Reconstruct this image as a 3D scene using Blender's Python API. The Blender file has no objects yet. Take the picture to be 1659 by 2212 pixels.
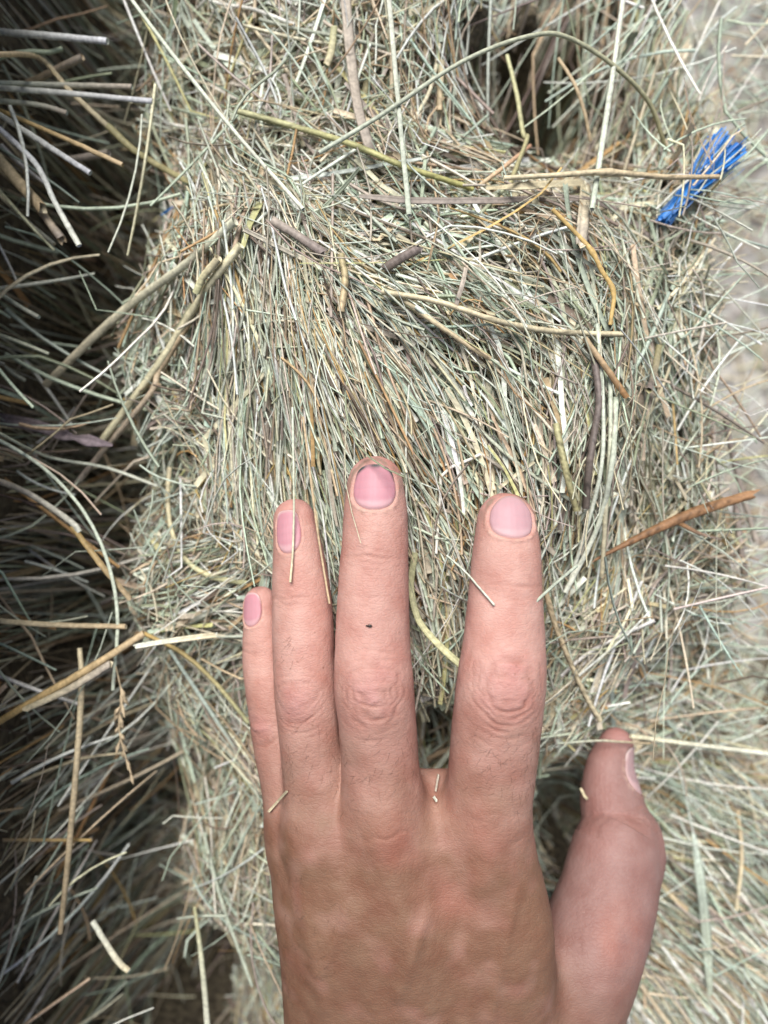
import bpy, math, random
import numpy as np

rng = np.random.default_rng(7)
random.seed(7)
SC = bpy.context.scene
COL = SC.collection
MM = 0.001                       # everything below is worked out in millimetres

# ------------------------------------------------------------------ camera, world, sun, exposure
CAMH = 190.0                     # height of the lens above the backs of the fingers
TANV = 0.7002                    # tan of half the long field of view (70 degrees)
cam_d = bpy.data.cameras.new('camera')
cam = bpy.data.objects.new('camera', cam_d)
COL.objects.link(cam)
cam.location = (0, 0, CAMH * MM)
cam_d.sensor_fit = 'VERTICAL'
cam_d.sensor_height = 9.8
cam_d.sensor_width = 7.35
cam_d.lens = 9.8 / 2 / TANV
cam_d.clip_start = 0.005
cam_d.clip_end = 100
cam_d.dof.use_dof = True
cam_d.dof.focus_distance = 0.199
cam_d.dof.aperture_fstop = 1.8
SC.camera = cam

SUN_VEC = np.array([-0.09, 0.50, 0.86]); SUN_VEC /= np.linalg.norm(SUN_VEC)
world = bpy.data.worlds.new('World'); SC.world = world
world.use_nodes = True
wn = world.node_tree.nodes; wl = world.node_tree.links
bg = wn.get('Background') or wn.new('ShaderNodeBackground')
wout = wn.get('World Output') or wn.new('ShaderNodeOutputWorld')
sky = wn.new('ShaderNodeTexSky'); sky.sky_type = 'NISHITA'; sky.sun_disc = False
sky.sun_elevation = math.asin(SUN_VEC[2]); sky.sun_rotation = math.atan2(SUN_VEC[0], SUN_VEC[1])
sky.air_density = 1.0; sky.dust_density = 4.0; sky.ozone_density = 0.6
wl.new(sky.outputs[0], bg.inputs[0]); bg.inputs[1].default_value = 0.050
wl.new(bg.outputs[0], wout.inputs[0])

sun_d = bpy.data.lights.new('sun', 'SUN'); sun_d.energy = 2.8; sun_d.angle = math.radians(34)
sun_d.color = (1.0, 0.985, 0.96)
sun = bpy.data.objects.new('sun', sun_d); COL.objects.link(sun)
sun.rotation_euler = (math.acos(SUN_VEC[2]), 0, math.atan2(SUN_VEC[0], -SUN_VEC[1]))

SC.render.engine = 'CYCLES'
SC.cycles.max_bounces = 6
SC.render.resolution_x = 768; SC.render.resolution_y = 1024
vs = SC.view_settings
vs.view_transform = 'Standard'; vs.look = 'None'; vs.gamma = 1.0; vs.use_curve_mapping = False
vs.exposure = 0.80

# ------------------------------------------------------------------ helpers
def kpx(z):                       # millimetres that one unit of layout covers at height z
    return 2 * TANV * (CAMH - z) / 2212.0

def P(x, y, z):
    k = kpx(z)
    x, y, z, k = np.broadcast_arrays(np.asarray(x, float), np.asarray(y, float), np.asarray(z, float), k)
    return np.stack([(x - 829.5) * k, -(y - 1106.0) * k, z], -1)

def to_layout(X, Y, Z):
    k = kpx(Z)
    return X / k + 829.5, -Y / k + 1106.0

def catmull(pts, n):
    pts = np.asarray(pts, float)
    m = len(pts)
    if m == 2:
        t = np.linspace(0, 1, n)[:, None]
        return pts[0] * (1 - t) + pts[1] * t
    ext = np.vstack([2 * pts[0] - pts[1], pts, 2 * pts[-1] - pts[-2]])
    u = np.linspace(0, m - 1 - 1e-6, n); i = u.astype(int); t = (u - i)[:, None]
    p0, p1, p2, p3 = ext[i], ext[i + 1], ext[i + 2], ext[i + 3]
    return 0.5 * (2 * p1 + (p2 - p0) * t + (2 * p0 - 5 * p1 + 4 * p2 - p3) * t ** 2 + (3 * p1 - p0 - 3 * p2 + p3) * t ** 3)

def unit(v):
    return v / np.maximum(np.linalg.norm(v, axis=-1, keepdims=True), 1e-9)

def make_mesh(name, verts, faces, cols=None, smooth=True):
    """verts in mm (n,3); faces (m,4) or (m,3) int array; cols (n,3)"""
    me = bpy.data.meshes.new(name)
    verts = np.asarray(verts, np.float32) * MM
    faces = np.asarray(faces, np.int32)
    k = faces.shape[1]
    me.vertices.add(len(verts)); me.vertices.foreach_set('co', verts.ravel())
    me.loops.add(faces.size); me.loops.foreach_set('vertex_index', faces.ravel())
    me.polygons.add(len(faces))
    me.polygons.foreach_set('loop_start', np.arange(0, faces.size, k, dtype=np.int32))
    me.polygons.foreach_set('loop_total', np.full(len(faces), k, dtype=np.int32))
    me.polygons.foreach_set('use_smooth', np.full(len(faces), smooth, dtype=bool))
    if cols is not None:
        a = me.color_attributes.new('Col', 'FLOAT_COLOR', 'POINT')
        c = np.ones((len(verts), 4), np.float32); c[:, :3] = np.clip(cols, 0, 1)
        a.data.foreach_set('color', c.ravel())
    me.update(calc_edges=True)
    me.validate()
    return me

def obj(name, me, mat, parent=None, **props):
    o = bpy.data.objects.new(name, me)
    COL.objects.link(o)
    if mat is not None and me is not None and len(me.materials) == 0:
        me.materials.append(mat)
    if parent is not None:
        o.parent = parent
    for k, v in props.items():
        o[k] = v
    return o

def empty(name, loc, **props):
    o = bpy.data.objects.new(name, None); COL.objects.link(o)
    o.empty_display_size = 0.01
    for k, v in props.items():
        o[k] = v
    return o

_perm = rng.random((64, 64, 64)).astype(np.float32)
def noise3(p, scale):
    q = np.asarray(p) / scale
    i = np.floor(q).astype(int); f = q - i; f = f * f * (3 - 2 * f)
    out = 0
    for a in (0, 1):
        for b in (0, 1):
            for c in (0, 1):
                w = (f[..., 0] if a else 1 - f[..., 0]) * (f[..., 1] if b else 1 - f[..., 1]) * (f[..., 2] if c else 1 - f[..., 2])
                out = out + w * _perm[(i[..., 0] + a) & 63, (i[..., 1] + b) & 63, (i[..., 2] + c) & 63]
    return out * 2 - 1

# ------------------------------------------------------------------ materials
def new_mat(name):
    m = bpy.data.materials.new(name); m.use_nodes = True
    nt = m.node_tree; b = nt.nodes['Principled BSDF']
    return m, nt, b

def straw_mat():
    m, nt, b = new_mat('dry_straw')
    at = nt.nodes.new('ShaderNodeAttribute'); at.attribute_name = 'Col'
    tc = nt.nodes.new('ShaderNodeTexCoord')
    n1 = nt.nodes.new('ShaderNodeTexNoise'); n1.inputs['Scale'].default_value = 900; n1.inputs['Detail'].default_value = 3
    nt.links.new(tc.outputs['Object'], n1.inputs['Vector'])
    rmp = nt.nodes.new('ShaderNodeMapRange')
    rmp.inputs['From Min'].default_value = 0.3; rmp.inputs['From Max'].default_value = 0.7
    rmp.inputs['To Min'].default_value = 0.72; rmp.inputs['To Max'].default_value = 1.18
    nt.links.new(n1.outputs['Fac'], rmp.inputs['Value'])
    mul = nt.nodes.new('ShaderNodeVectorMath'); mul.operation = 'SCALE'
    nt.links.new(at.outputs['Color'], mul.inputs[0]); nt.links.new(rmp.outputs[0], mul.inputs['Scale'])
    nt.links.new(mul.outputs[0], b.inputs['Base Color'])
    b.inputs['Roughness'].default_value = 0.55
    b.inputs['Specular IOR Level'].default_value = 0.35
    bp = nt.nodes.new('ShaderNodeBump'); bp.inputs['Strength'].default_value = 0.25; bp.inputs['Distance'].default_value = 0.0003
    nt.links.new(n1.outputs['Fac'], bp.inputs['Height']); nt.links.new(bp.outputs[0], b.inputs['Normal'])
    tr = nt.nodes.new('ShaderNodeBsdfTranslucent'); nt.links.new(mul.outputs[0], tr.inputs['Color'])
    mx = nt.nodes.new('ShaderNodeMixShader'); mx.inputs[0].default_value = 0.07
    out = nt.nodes['Material Output']
    nt.links.new(b.outputs[0], mx.inputs[1]); nt.links.new(tr.outputs[0], mx.inputs[2]); nt.links.new(mx.outputs[0], out.inputs[0])
    return m

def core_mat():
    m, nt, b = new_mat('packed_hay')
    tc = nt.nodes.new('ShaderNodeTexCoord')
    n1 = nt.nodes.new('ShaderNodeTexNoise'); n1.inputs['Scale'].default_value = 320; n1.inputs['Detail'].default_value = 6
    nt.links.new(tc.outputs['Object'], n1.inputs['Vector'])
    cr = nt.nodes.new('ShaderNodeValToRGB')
    cr.color_ramp.elements[0].color = (0.045, 0.035, 0.022, 1); cr.color_ramp.elements[1].color = (0.17, 0.14, 0.09, 1)  # hay colour kept extra dark, painting the shade inside the gaps
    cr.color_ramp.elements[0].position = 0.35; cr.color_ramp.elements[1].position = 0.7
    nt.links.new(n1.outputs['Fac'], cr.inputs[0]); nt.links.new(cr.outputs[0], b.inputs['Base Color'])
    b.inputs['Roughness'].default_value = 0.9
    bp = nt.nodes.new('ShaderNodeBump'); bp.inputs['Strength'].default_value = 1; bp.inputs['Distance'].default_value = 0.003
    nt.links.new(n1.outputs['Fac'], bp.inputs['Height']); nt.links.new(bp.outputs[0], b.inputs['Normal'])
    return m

def ground_mat():
    m, nt, b = new_mat('grey_concrete')
    tc = nt.nodes.new('ShaderNodeTexCoord')
    n1 = nt.nodes.new('ShaderNodeTexNoise'); n1.inputs['Scale'].default_value = 22; n1.inputs['Detail'].default_value = 8
    nt.links.new(tc.outputs['Object'], n1.inputs['Vector'])
    cr = nt.nodes.new('ShaderNodeValToRGB')
    cr.color_ramp.elements[0].color = (0.22, 0.21, 0.195, 1); cr.color_ramp.elements[1].color = (0.52, 0.50, 0.47, 1)
    cr.color_ramp.elements[0].position = 0.3; cr.color_ramp.elements[1].position = 0.72
    nt.links.new(n1.outputs['Fac'], cr.inputs[0]); nt.links.new(cr.outputs[0], b.inputs['Base Color'])
    b.inputs['Roughness'].default_value = 0.85
    bp = nt.nodes.new('ShaderNodeBump'); bp.inputs['Strength'].default_value = 0.5; bp.inputs['Distance'].default_value = 0.004
    nt.links.new(n1.outputs['Fac'], bp.inputs['Height']); nt.links.new(bp.outputs[0], b.inputs['Normal'])
    return m

def skin_mat():
    m, nt, b = new_mat('skin')
    at = nt.nodes.new('ShaderNodeAttribute'); at.attribute_name = 'Col'
    tc = nt.nodes.new('ShaderNodeTexCoord')
    def noise(scale, det=4):
        n = nt.nodes.new('ShaderNodeTexNoise'); n.inputs['Scale'].default_value = scale; n.inputs['Detail'].default_value = det
        nt.links.new(tc.outputs['Object'], n.inputs['Vector']); return n
    mott = noise(140, 5)
    mr = nt.nodes.new('ShaderNodeMapRange'); mr.inputs['From Min'].default_value = 0.3; mr.inputs['From Max'].default_value = 0.7
    mr.inputs['To Min'].default_value = 0.0; mr.inputs['To Max'].default_value = 1.0
    nt.links.new(mott.outputs['Fac'], mr.inputs['Value'])
    mixc = nt.nodes.new('ShaderNodeMix'); mixc.data_type = 'RGBA'; mixc.blend_type = 'MULTIPLY'; mixc.inputs['Factor'].default_value = 1
    cr = nt.nodes.new('ShaderNodeValToRGB')
    cr.color_ramp.elements[0].color = (0.90, 0.78, 0.75, 1); cr.color_ramp.elements[1].color = (1.08, 1.12, 1.12, 1)
    nt.links.new(mr.outputs[0], cr.inputs[0])
    nt.links.new(at.outputs['Color'], mixc.inputs['A']); nt.links.new(cr.outputs[0], mixc.inputs['B'])
    # sparse pores and freckles
    vo = nt.nodes.new('ShaderNodeTexVoronoi'); vo.inputs['Scale'].default_value = 330
    nt.links.new(tc.outputs['Object'], vo.inputs['Vector'])
    fr = nt.nodes.new('ShaderNodeMapRange'); fr.inputs['From Min'].default_value = 0.05; fr.inputs['From Max'].default_value = 0.16
    fr.inputs['To Min'].default_value = 1.0; fr.inputs['To Max'].default_value = 0.0
    nt.links.new(vo.outputs['Distance'], fr.inputs['Value'])
    msk = noise(60, 2)
    gm = nt.nodes.new('ShaderNodeMapRange'); gm.inputs['From Min'].default_value = 0.52; gm.inputs['From Max'].default_value = 0.68
    nt.links.new(msk.outputs['Fac'], gm.inputs['Value'])
    fm = nt.nodes.new('ShaderNodeMath'); fm.operation = 'MULTIPLY'
    nt.links.new(fr.outputs[0], fm.inputs[0]); nt.links.new(gm.outputs[0], fm.inputs[1])
    fs = nt.nodes.new('ShaderNodeMath'); fs.operation = 'MULTIPLY'; fs.inputs[1].default_value = 0.6
    nt.links.new(fm.outputs[0], fs.inputs[0])
    mix2 = nt.nodes.new('ShaderNodeMix'); mix2.data_type = 'RGBA'
    nt.links.new(fs.outputs[0], mix2.inputs['Factor']); nt.links.new(mixc.outputs['Result'], mix2.inputs['A'])
    mix2.inputs['B'].default_value = (0.20, 0.09, 0.05, 1)
    nt.links.new(mix2.outputs['Result'], b.inputs['Base Color'])
    b.inputs['Subsurface Weight'].default_value = 0.12
    b.inputs['Subsurface Radius'].default_value = (1.0, 0.4, 0.22)
    b.inputs['Subsurface Scale'].default_value = 0.0013
    b.inputs['Specular IOR Level'].default_value = 0.38
    rr = nt.nodes.new('ShaderNodeMapRange'); rr.inputs['To Min'].default_value = 0.5; rr.inputs['To Max'].default_value = 0.68
    nt.links.new(mott.outputs['Fac'], rr.inputs['Value']); nt.links.new(rr.outputs[0], b.inputs['Roughness'])
    # fine skin lines: stretched cells across the fingers, plus grain
    mp = nt.nodes.new('ShaderNodeMapping'); mp.inputs['Scale'].default_value = (0.55, 1.25, 1.0)
    nt.links.new(tc.outputs['Object'], mp.inputs['Vector'])
    v2 = nt.nodes.new('ShaderNodeTexVoronoi'); v2.feature = 'DISTANCE_TO_EDGE'; v2.inputs['Scale'].default_value = 900
    warp = noise(420, 3)
    va = nt.nodes.new('ShaderNodeVectorMath'); va.operation = 'MULTIPLY_ADD'
    va.inputs[1].default_value = (0.0018, 0.0018, 0.0018)
    nt.links.new(warp.outputs['Color'], va.inputs[0]); nt.links.new(mp.outputs[0], va.inputs[2])
    nt.links.new(va.outputs[0], v2.inputs['Vector'])
    cl = nt.nodes.new('ShaderNodeMapRange'); cl.inputs['From Max'].default_value = 0.16
    nt.links.new(v2.outputs['Distance'], cl.inputs['Value'])
    b1 = nt.nodes.new('ShaderNodeBump'); b1.inputs['Strength'].default_value = 0.3; b1.inputs['Distance'].default_value = 0.00022
    nt.links.new(cl.outputs[0], b1.inputs['Height'])
    g = noise(700, 6)
    b2 = nt.nodes.new('ShaderNodeBump'); b2.inputs['Strength'].default_value = 0.30; b2.inputs['Distance'].default_value = 0.0003
    nt.links.new(g.outputs['Fac'], b2.inputs['Height']); nt.links.new(b1.outputs[0], b2.inputs['Normal'])
    nt.links.new(b2.outputs[0], b.inputs['Normal'])
    return m

def nail_mat():
    m, nt, b = new_mat('fingernail')
    at = nt.nodes.new('ShaderNodeAttribute'); at.attribute_name = 'Col'
    nt.links.new(at.outputs['Color'], b.inputs['Base Color'])
    b.inputs['Roughness'].default_value = 0.52
    b.inputs['Specular IOR Level'].default_value = 0.32
    b.inputs['Subsurface Weight'].default_value = 0.15
    b.inputs['Subsurface Radius'].default_value = (1.0, 0.45, 0.4); b.inputs['Subsurface Scale'].default_value = 0.0015
    tc = nt.nodes.new('ShaderNodeTexCoord')
    mp = nt.nodes.new('ShaderNodeMapping'); mp.inputs['Scale'].default_value = (1.0, 0.07, 1.0)
    nt.links.new(tc.outputs['Object'], mp.inputs['Vector'])
    n = nt.nodes.new('ShaderNodeTexNoise'); n.inputs['Scale'].default_value = 1500; n.inputs['Detail'].default_value = 2
    nt.links.new(mp.outputs[0], n.inputs['Vector'])
    bp = nt.nodes.new('ShaderNodeBump'); bp.inputs['Strength'].default_value = 0.22; bp.inputs['Distance'].default_value = 0.00015
    nt.links.new(n.outputs['Fac'], bp.inputs['Height']); nt.links.new(bp.outputs[0], b.inputs['Normal'])
    return m

def twine_mat():
    m, nt, b = new_mat('blue_plastic_twine')
    at = nt.nodes.new('ShaderNodeAttribute'); at.attribute_name = 'Col'
    nt.links.new(at.outputs['Color'], b.inputs['Base Color'])
    b.inputs['Roughness'].default_value = 0.35; b.inputs['Specular IOR Level'].default_value = 0.5
    return m

def plain_mat(name, col, rough=0.6):
    m, nt, b = new_mat(name)
    tc = nt.nodes.new('ShaderNodeTexCoord')
    n = nt.nodes.new('ShaderNodeTexNoise'); n.inputs['Scale'].default_value = 600
    nt.links.new(tc.outputs['Object'], n.inputs['Vector'])
    cr = nt.nodes.new('ShaderNodeValToRGB')
    cr.color_ramp.elements[0].color = (*[c * 0.75 for c in col], 1); cr.color_ramp.elements[1].color = (*[min(1, c * 1.2) for c in col], 1)
    nt.links.new(n.outputs['Fac'], cr.inputs[0]); nt.links.new(cr.outputs[0], b.inputs['Base Color'])
    b.inputs['Roughness'].default_value = rough
    return m

M_STRAW, M_CORE, M_GROUND, M_SKIN, M_NAIL, M_TWINE = straw_mat(), core_mat(), ground_mat(), skin_mat(), nail_mat(), twine_mat()
M_HAIR = plain_mat('body_hair', (0.10, 0.055, 0.03)); M_BUG = plain_mat('insect_shell', (0.015, 0.012, 0.01), 0.35)

# ------------------------------------------------------------------ ground
GZ = -400.0
def build_ground():
    n = 60
    g = np.linspace(-1, 1, n); g = np.sign(g) * np.abs(g) ** 2.5 * 4000
    X, Y = np.meshgrid(g, g, indexing='ij')
    p = np.stack([X, Y, np.full_like(X, GZ)], -1).reshape(-1, 3)
    p[:, 2] += 2.5 * noise3(p, 60.0)
    i, j = np.meshgrid(np.arange(n - 1), np.arange(n - 1), indexing='ij')
    a = (i * n + j).ravel()
    f = np.stack([a, a + n, a + n + 1, a + 1], 1)
    obj('ground', make_mesh('ground', p, f), M_GROUND, kind='structure')
build_ground()

# ------------------------------------------------------------------ the hand as a distance field
# each bone chain: layout x, layout y, height of axis, half width in layout units; first point is the tip
CH = {
 'middle': dict(c=[(811,1045,-11,61),(811,1110,-10,70),(809,1200,-9,73.5),(806,1300,-8,78),(805,1400,-7,82),(808,1490,-6,87),(815,1560,-7,84),(821,1650,-9,85),(828,1740,-10,90),(832,1820,-11,88)],
                n=16, tilt=-2, nail=(809,1060,96,98), pip=1478, dip=1205),
 'index':  dict(c=[(1094,1127,-12,64),(1094,1200,-10,74),(1091,1300,-9,81),(1088,1400,-8,90),(1083,1470,-7,96),(1074,1550,-8,97),(1064,1650,-10,95),(1055,1740,-11,94),(1048,1830,-12,92)],
                n=16, tilt=3, nail=(1095,1126,98,96), pip=1478, dip=1262),
 'ring':   dict(c=[(636,1122,-18,46),(643,1180,-17,54),(649,1260,-16,63),(654,1340,-15,67),(656,1420,-14.5,68),(660,1490,-14,69),(668,1570,-15,69),(678,1660,-16,70),(688,1740,-16,74),(696,1810,-15,80)],
                n=16, tilt=-17, nail=(628,1151,62,92), pip=1500, dip=1290),
 'pinky':  dict(c=[(563,1303,-27,38),(567,1360,-26,44),(572,1420,-26,50),(578,1490,-25,50),(589,1550,-25,52),(600,1610,-25,55),(622,1700,-25,58),(637,1760,-24,64),(650,1820,-23,70)],
                n=14, tilt=-30, nail=(547,1315,38,72), pip=1560, dip=1400),
 'thumb':  dict(c=[(1330,1611,-60,40),(1317,1666,-57,55),(1324,1746,-54,73),(1343,1798,-50,76),(1330,1836,-47,95),(1322,1884,-45,103),(1308,1950,-41,109),(1268,2060,-36,120),(1210,2212,-36,125),(1150,2400,-40,125)],
                n=20, tilt=68, nail=(1362,1650,50,90), pip=1800, dip=1720),
}
PALM = [  # metacarpals and the pad below them
 [(1048,1800,-13,92),(1080,1950,-14,104),(1085,2080,-18,112),(1060,2450,-36,118)],
 [(832,1800,-11,88),(868,1950,-11,100),(890,2080,-14,104),(920,2450,-32,112)],
 [(696,1790,-16,78),(722,1950,-15,92),(748,2080,-18,97),(800,2450,-36,105)],
 [(648,1800,-24,68),(672,1950,-22,82),(692,2080,-24,86),(722,2450,-42,95)],
 [(1000,1860,-30,100),(1020,2080,-36,120),(1000,2450,-52,120)],
 [(780,1860,-30,90),(800,2080,-37,110),(840,2450,-52,115)],
 [(950,1830,-15,95),(980,2080,-18,105),(990,2450,-34,110)],
 [(770,1820,-15,88),(800,2000,-15,95),(850,2450,-34,105)],
]
WEBS = [  # skin between the finger roots
 [(855,1690,-18,40),(940,1704,-23,40),(1025,1690,-18,40)],
 [(939,1748,-18,50),(940,1800,-14,66)],
 [(740,1760,-24,34),(762,1825,-15,56)],
 [(628,1700,-26,40),(660,1790,-22,55)],
]

def chain_mm(c, n):
    s = catmull(np.array(c, float), n)
    k = kpx(s[:, 2])
    return P(s[:, 0], s[:, 1], s[:, 2]), s[:, 3] * k, s[:, 1]

class Chain:
    def __init__(self, c, n, tilt=0.0, flat=0.93):
        self.p, self.r, self.ly = chain_mm(c, n)
        seg = np.linalg.norm(np.diff(self.p, axis=0), axis=1)
        self.s = np.concatenate([[0], np.cumsum(seg)])
        t = math.radians(tilt)
        self.up = np.array([math.sin(t), 0.0, math.cos(t)])
        self.flat = flat
        m = 16
        self.lo = (self.p - self.r[:, None]).min(0) - m
        self.hi = (self.p + self.r[:, None]).max(0) + m
    def s_at(self, ly):
        return np.interp(ly, self.ly, self.s)
    def eval(self, q, full=False):
        d = np.full(len(q), 1e3); bs = np.zeros(len(q)); bv = np.zeros((len(q), 3)) if full else None
        T = np.zeros((len(q), 3)) if full else None
        for i in range(len(self.p) - 1):
            a, b = self.p[i], self.p[i + 1]; ab = b - a; L2 = ab @ ab
            tt = np.clip(((q - a) @ ab) / L2, 0, 1)
            v = q - (a + tt[:, None] * ab)
            tdir = ab / math.sqrt(L2)
            D = self.up - (self.up @ tdir) * tdir; D /= np.linalg.norm(D)
            vd = v @ D
            ln = np.sqrt((v * v).sum(1) + (1 / self.flat ** 2 - 1) * vd * vd)
            dd = ln - (self.r[i] * (1 - tt) + self.r[i + 1] * tt)
            m = dd < d
            d[m] = dd[m]
            if full:
                bs[m] = (self.s[i] + tt * math.sqrt(L2))[m]; bv[m] = v[m]; T[m] = tdir
        if full:
            D = self.up - (T @ self.up)[:, None] * T; D = unit(D)
            S = np.cross(D, T)
            phi = np.arctan2((bv * S).sum(1), (bv * D).sum(1))
            return d, bs, phi
        return d

def smin(a, b, k):
    h = np.clip(0.5 + 0.5 * (b - a) / k, 0, 1)
    return b * (1 - h) + a * h - k * h * (1 - h)

FN = ['middle', 'index', 'ring', 'pinky', 'thumb']
FING = {n: Chain(CH[n]['c'], len(CH[n]['c']) * 3, CH[n]['tilt'], 0.95 if n == 'thumb' else 0.92) for n in FN}
PALMC = [Chain(c, 10, 0, 0.86) for c in PALM]
KNOB = Chain([(1386,1808,-49,44),(1397,1836,-47,42),(1386,1868,-46,46)], 6, 0, 1.0)
WEBC = [Chain(c, 4, 0, 0.9) for c in WEBS]

def boxed(ch, q):
    d = np.full(len(q), 16.0)
    m = ((q > ch.lo) & (q < ch.hi)).all(1)
    if m.any():
        d[m] = np.minimum(ch.eval(q[m]), 16.0)
    return d

def hand_sdf(q):
    q = np.asarray(q, float)
    pm = np.full(len(q), 16.0)
    for c in PALMC:
        pm = smin(pm, boxed(c, q), 7.0)
    for c in WEBC:
        pm = smin(pm, boxed(c, q), 6.0)
    out = None
    for n in FN:
        fg = boxed(FING[n], q)
        if n == 'thumb': fg = smin(fg, boxed(KNOB, q), 3.0)
        f = smin(fg, pm, 10.0 if n == 'thumb' else 5.0)
        out = f if out is None else np.minimum(out, f)
    return out

def surface_nets(fn, lo, hi, h):
    lo = np.array(lo, float); n = np.ceil((np.array(hi) - lo) / h).astype(int) + 1
    ax = [lo[i] + h * np.arange(n[i]) for i in range(3)]
    # coarse pass, refine only near the surface
    f = np.full(tuple(n), 10.0)
    st = 5
    cx = [np.arange(0, n[i], st) for i in range(3)]
    G = np.stack(np.meshgrid(ax[0][cx[0]] + h * 2, ax[1][cx[1]] + h * 2, ax[2][cx[2]] + h * 2, indexing='ij'), -1)
    fc = fn(G.reshape(-1, 3)).reshape(G.shape[:3])
    fine_sign = np.repeat(np.repeat(np.repeat(fc, st, 0), st, 1), st, 2)[:n[0], :n[1], :n[2]]
    near = np.abs(fine_sign) < h * st * 1.3
    f = np.where(near, 0, np.sign(fine_sign) * 10.0)
    ii = np.argwhere(near)
    pts = lo + ii * h
    f[near] = fn(pts)
    ins = f < 0
    cs = sum(ins[a:n[0] - 1 + a, b:n[1] - 1 + b, c:n[2] - 1 + c].astype(np.int8) for a in (0, 1) for b in (0, 1) for c in (0, 1))
    mix = (cs > 0) & (cs < 8)
    ci = np.argwhere(mix)
    idx = -np.ones(mix.shape, int); idx[mix] = np.arange(len(ci))
    acc = np.zeros((len(ci), 3)); cnt = np.zeros(len(ci))
    corners = [(a, b, c) for a in (0, 1) for b in (0, 1) for c in (0, 1)]
    for A in corners:
        for d in range(3):
            if A[d] == 0:
                B = list(A); B[d] = 1
                fa = f[ci[:, 0] + A[0], ci[:, 1] + A[1], ci[:, 2] + A[2]]
                fb = f[ci[:, 0] + B[0], ci[:, 1] + B[1], ci[:, 2] + B[2]]
                m = (fa < 0) != (fb < 0)
                t = np.where(m, fa / np.where(m, fa - fb, 1), 0)
                pp = ci + np.array(A, float)
                pp = pp.astype(float); pp[:, d] += t
                acc[m] += pp[m]; cnt[m] += 1
    V = lo + h * acc / cnt[:, None]
    Q = []
    for d in range(3):
        o1, o2 = [(1, 2), (2, 0), (0, 1)][d]
        sl0 = [slice(None)] * 3; sl1 = [slice(None)] * 3
        sl0[d] = slice(0, -1); sl1[d] = slice(1, None)
        e = np.argwhere(ins[tuple(sl0)] != ins[tuple(sl1)])
        e = e[(e[:, o1] > 0) & (e[:, o2] > 0) & (e[:, o1] < n[o1] - 1) & (e[:, o2] < n[o2] - 1)]
        def cell(da, db):
            q = e.copy(); q[:, o1] -= da; q[:, o2] -= db
            return idx[q[:, 0], q[:, 1], q[:, 2]]
        q = np.stack([cell(1, 1), cell(0, 1), cell(0, 0), cell(1, 0)], 1)
        flip = ~ins[e[:, 0], e[:, 1], e[:, 2]]
        q[flip] = q[flip][:, ::-1]
        Q.append(q)
    Q = np.vstack(Q)
    return V, Q[(Q >= 0).all(1)]

def subdivide(V, Q):
    e = np.stack([Q, np.roll(Q, -1, 1)], -1).reshape(-1, 2)
    es = np.sort(e, 1)
    key = es[:, 0].astype(np.int64) * len(V) + es[:, 1]
    uk, inv = np.unique(key, return_inverse=True)
    a, b = uk // len(V), uk % len(V)
    mid = (V[a] + V[b]) / 2
    cen = V[Q].mean(1)
    m = (len(V) + inv).reshape(-1, 4)
    c = len(V) + len(mid) + np.arange(len(Q))
    F = [np.stack([Q[:, i], m[:, i], c, m[:, i - 1]], 1) for i in range(4)]
    return np.vstack([V, mid, cen]), np.vstack(F)

def sdf_grad(p, e=0.25):
    k = np.array([[1, -1, -1], [-1, -1, 1], [-1, 1, -1], [1, 1, 1]], float)
    g = np.zeros_like(p); f = np.zeros(len(p))
    for d in k:
        v = hand_sdf(p + e * d); g += d * v[:, None]; f += v
    return f / 4, g / (4 * e)

def laplace(V, Q, it, w=0.5):
    e = np.vstack([Q[:, [0, 1]], Q[:, [1, 2]], Q[:, [2, 3]], Q[:, [3, 0]]])
    for _ in range(it):
        acc = np.zeros_like(V); cnt = np.zeros(len(V))
        for c in range(3):
            acc[:, c] = np.bincount(e[:, 0], V[e[:, 1], c], len(V)) + np.bincount(e[:, 1], V[e[:, 0], c], len(V))
        cnt = np.bincount(e[:, 0], minlength=len(V)) + np.bincount(e[:, 1], minlength=len(V))
        V = V * (1 - w) + w * acc / cnt[:, None]
    return V

def vnormals(V, Q):
    n = np.cross(V[Q[:, 2]] - V[Q[:, 0]], V[Q[:, 3]] - V[Q[:, 1]])
    N = np.zeros_like(V)
    for c in range(3):
        N[:, c] = sum(np.bincount(Q[:, i], n[:, c], len(V)) for i in range(4))
    return unit(N)

def gauss(x, w):
    return np.exp(-(x / w) ** 2)

def nail_uv(name, s, phi):
    cx, cy, w, h = CH[name]['nail']
    ch = FING[name]
    k = kpx(np.interp(cy, ch.ly, ch.p[:, 2]))
    s0 = ch.s_at(cy) if cy > ch.ly[0] else -(ch.ly[0] - cy) * k
    r = np.interp(max(s0, 0), ch.s, ch.r)
    ph = math.asin(min(0.95, w * k / 2 / r))
    if name == 'thumb': ph = 0.85
    if name == 'pinky': ph = 0.75
    return s0, h * k / 2, ph, r

NAILP = {'middle': 2.7, 'index': 2.1, 'ring': 3.2, 'pinky': 3.0, 'thumb': 2.8}
def nail_frame(name):
    ch = FING[name]; s0, hh, ph0, r0 = nail_uv(name, 0, 0)
    T = unit(ch.p[4] - ch.p[0])
    C = np.array([np.interp(s0, ch.s, ch.p[:, k]) for k in range(3)]) if s0 >= 0 else ch.p[0] + T * s0
    D = unit(ch.up - (ch.up @ T) * T); Sd = np.cross(D, T)
    return C, T, D, Sd, hh, ph0, r0

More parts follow.
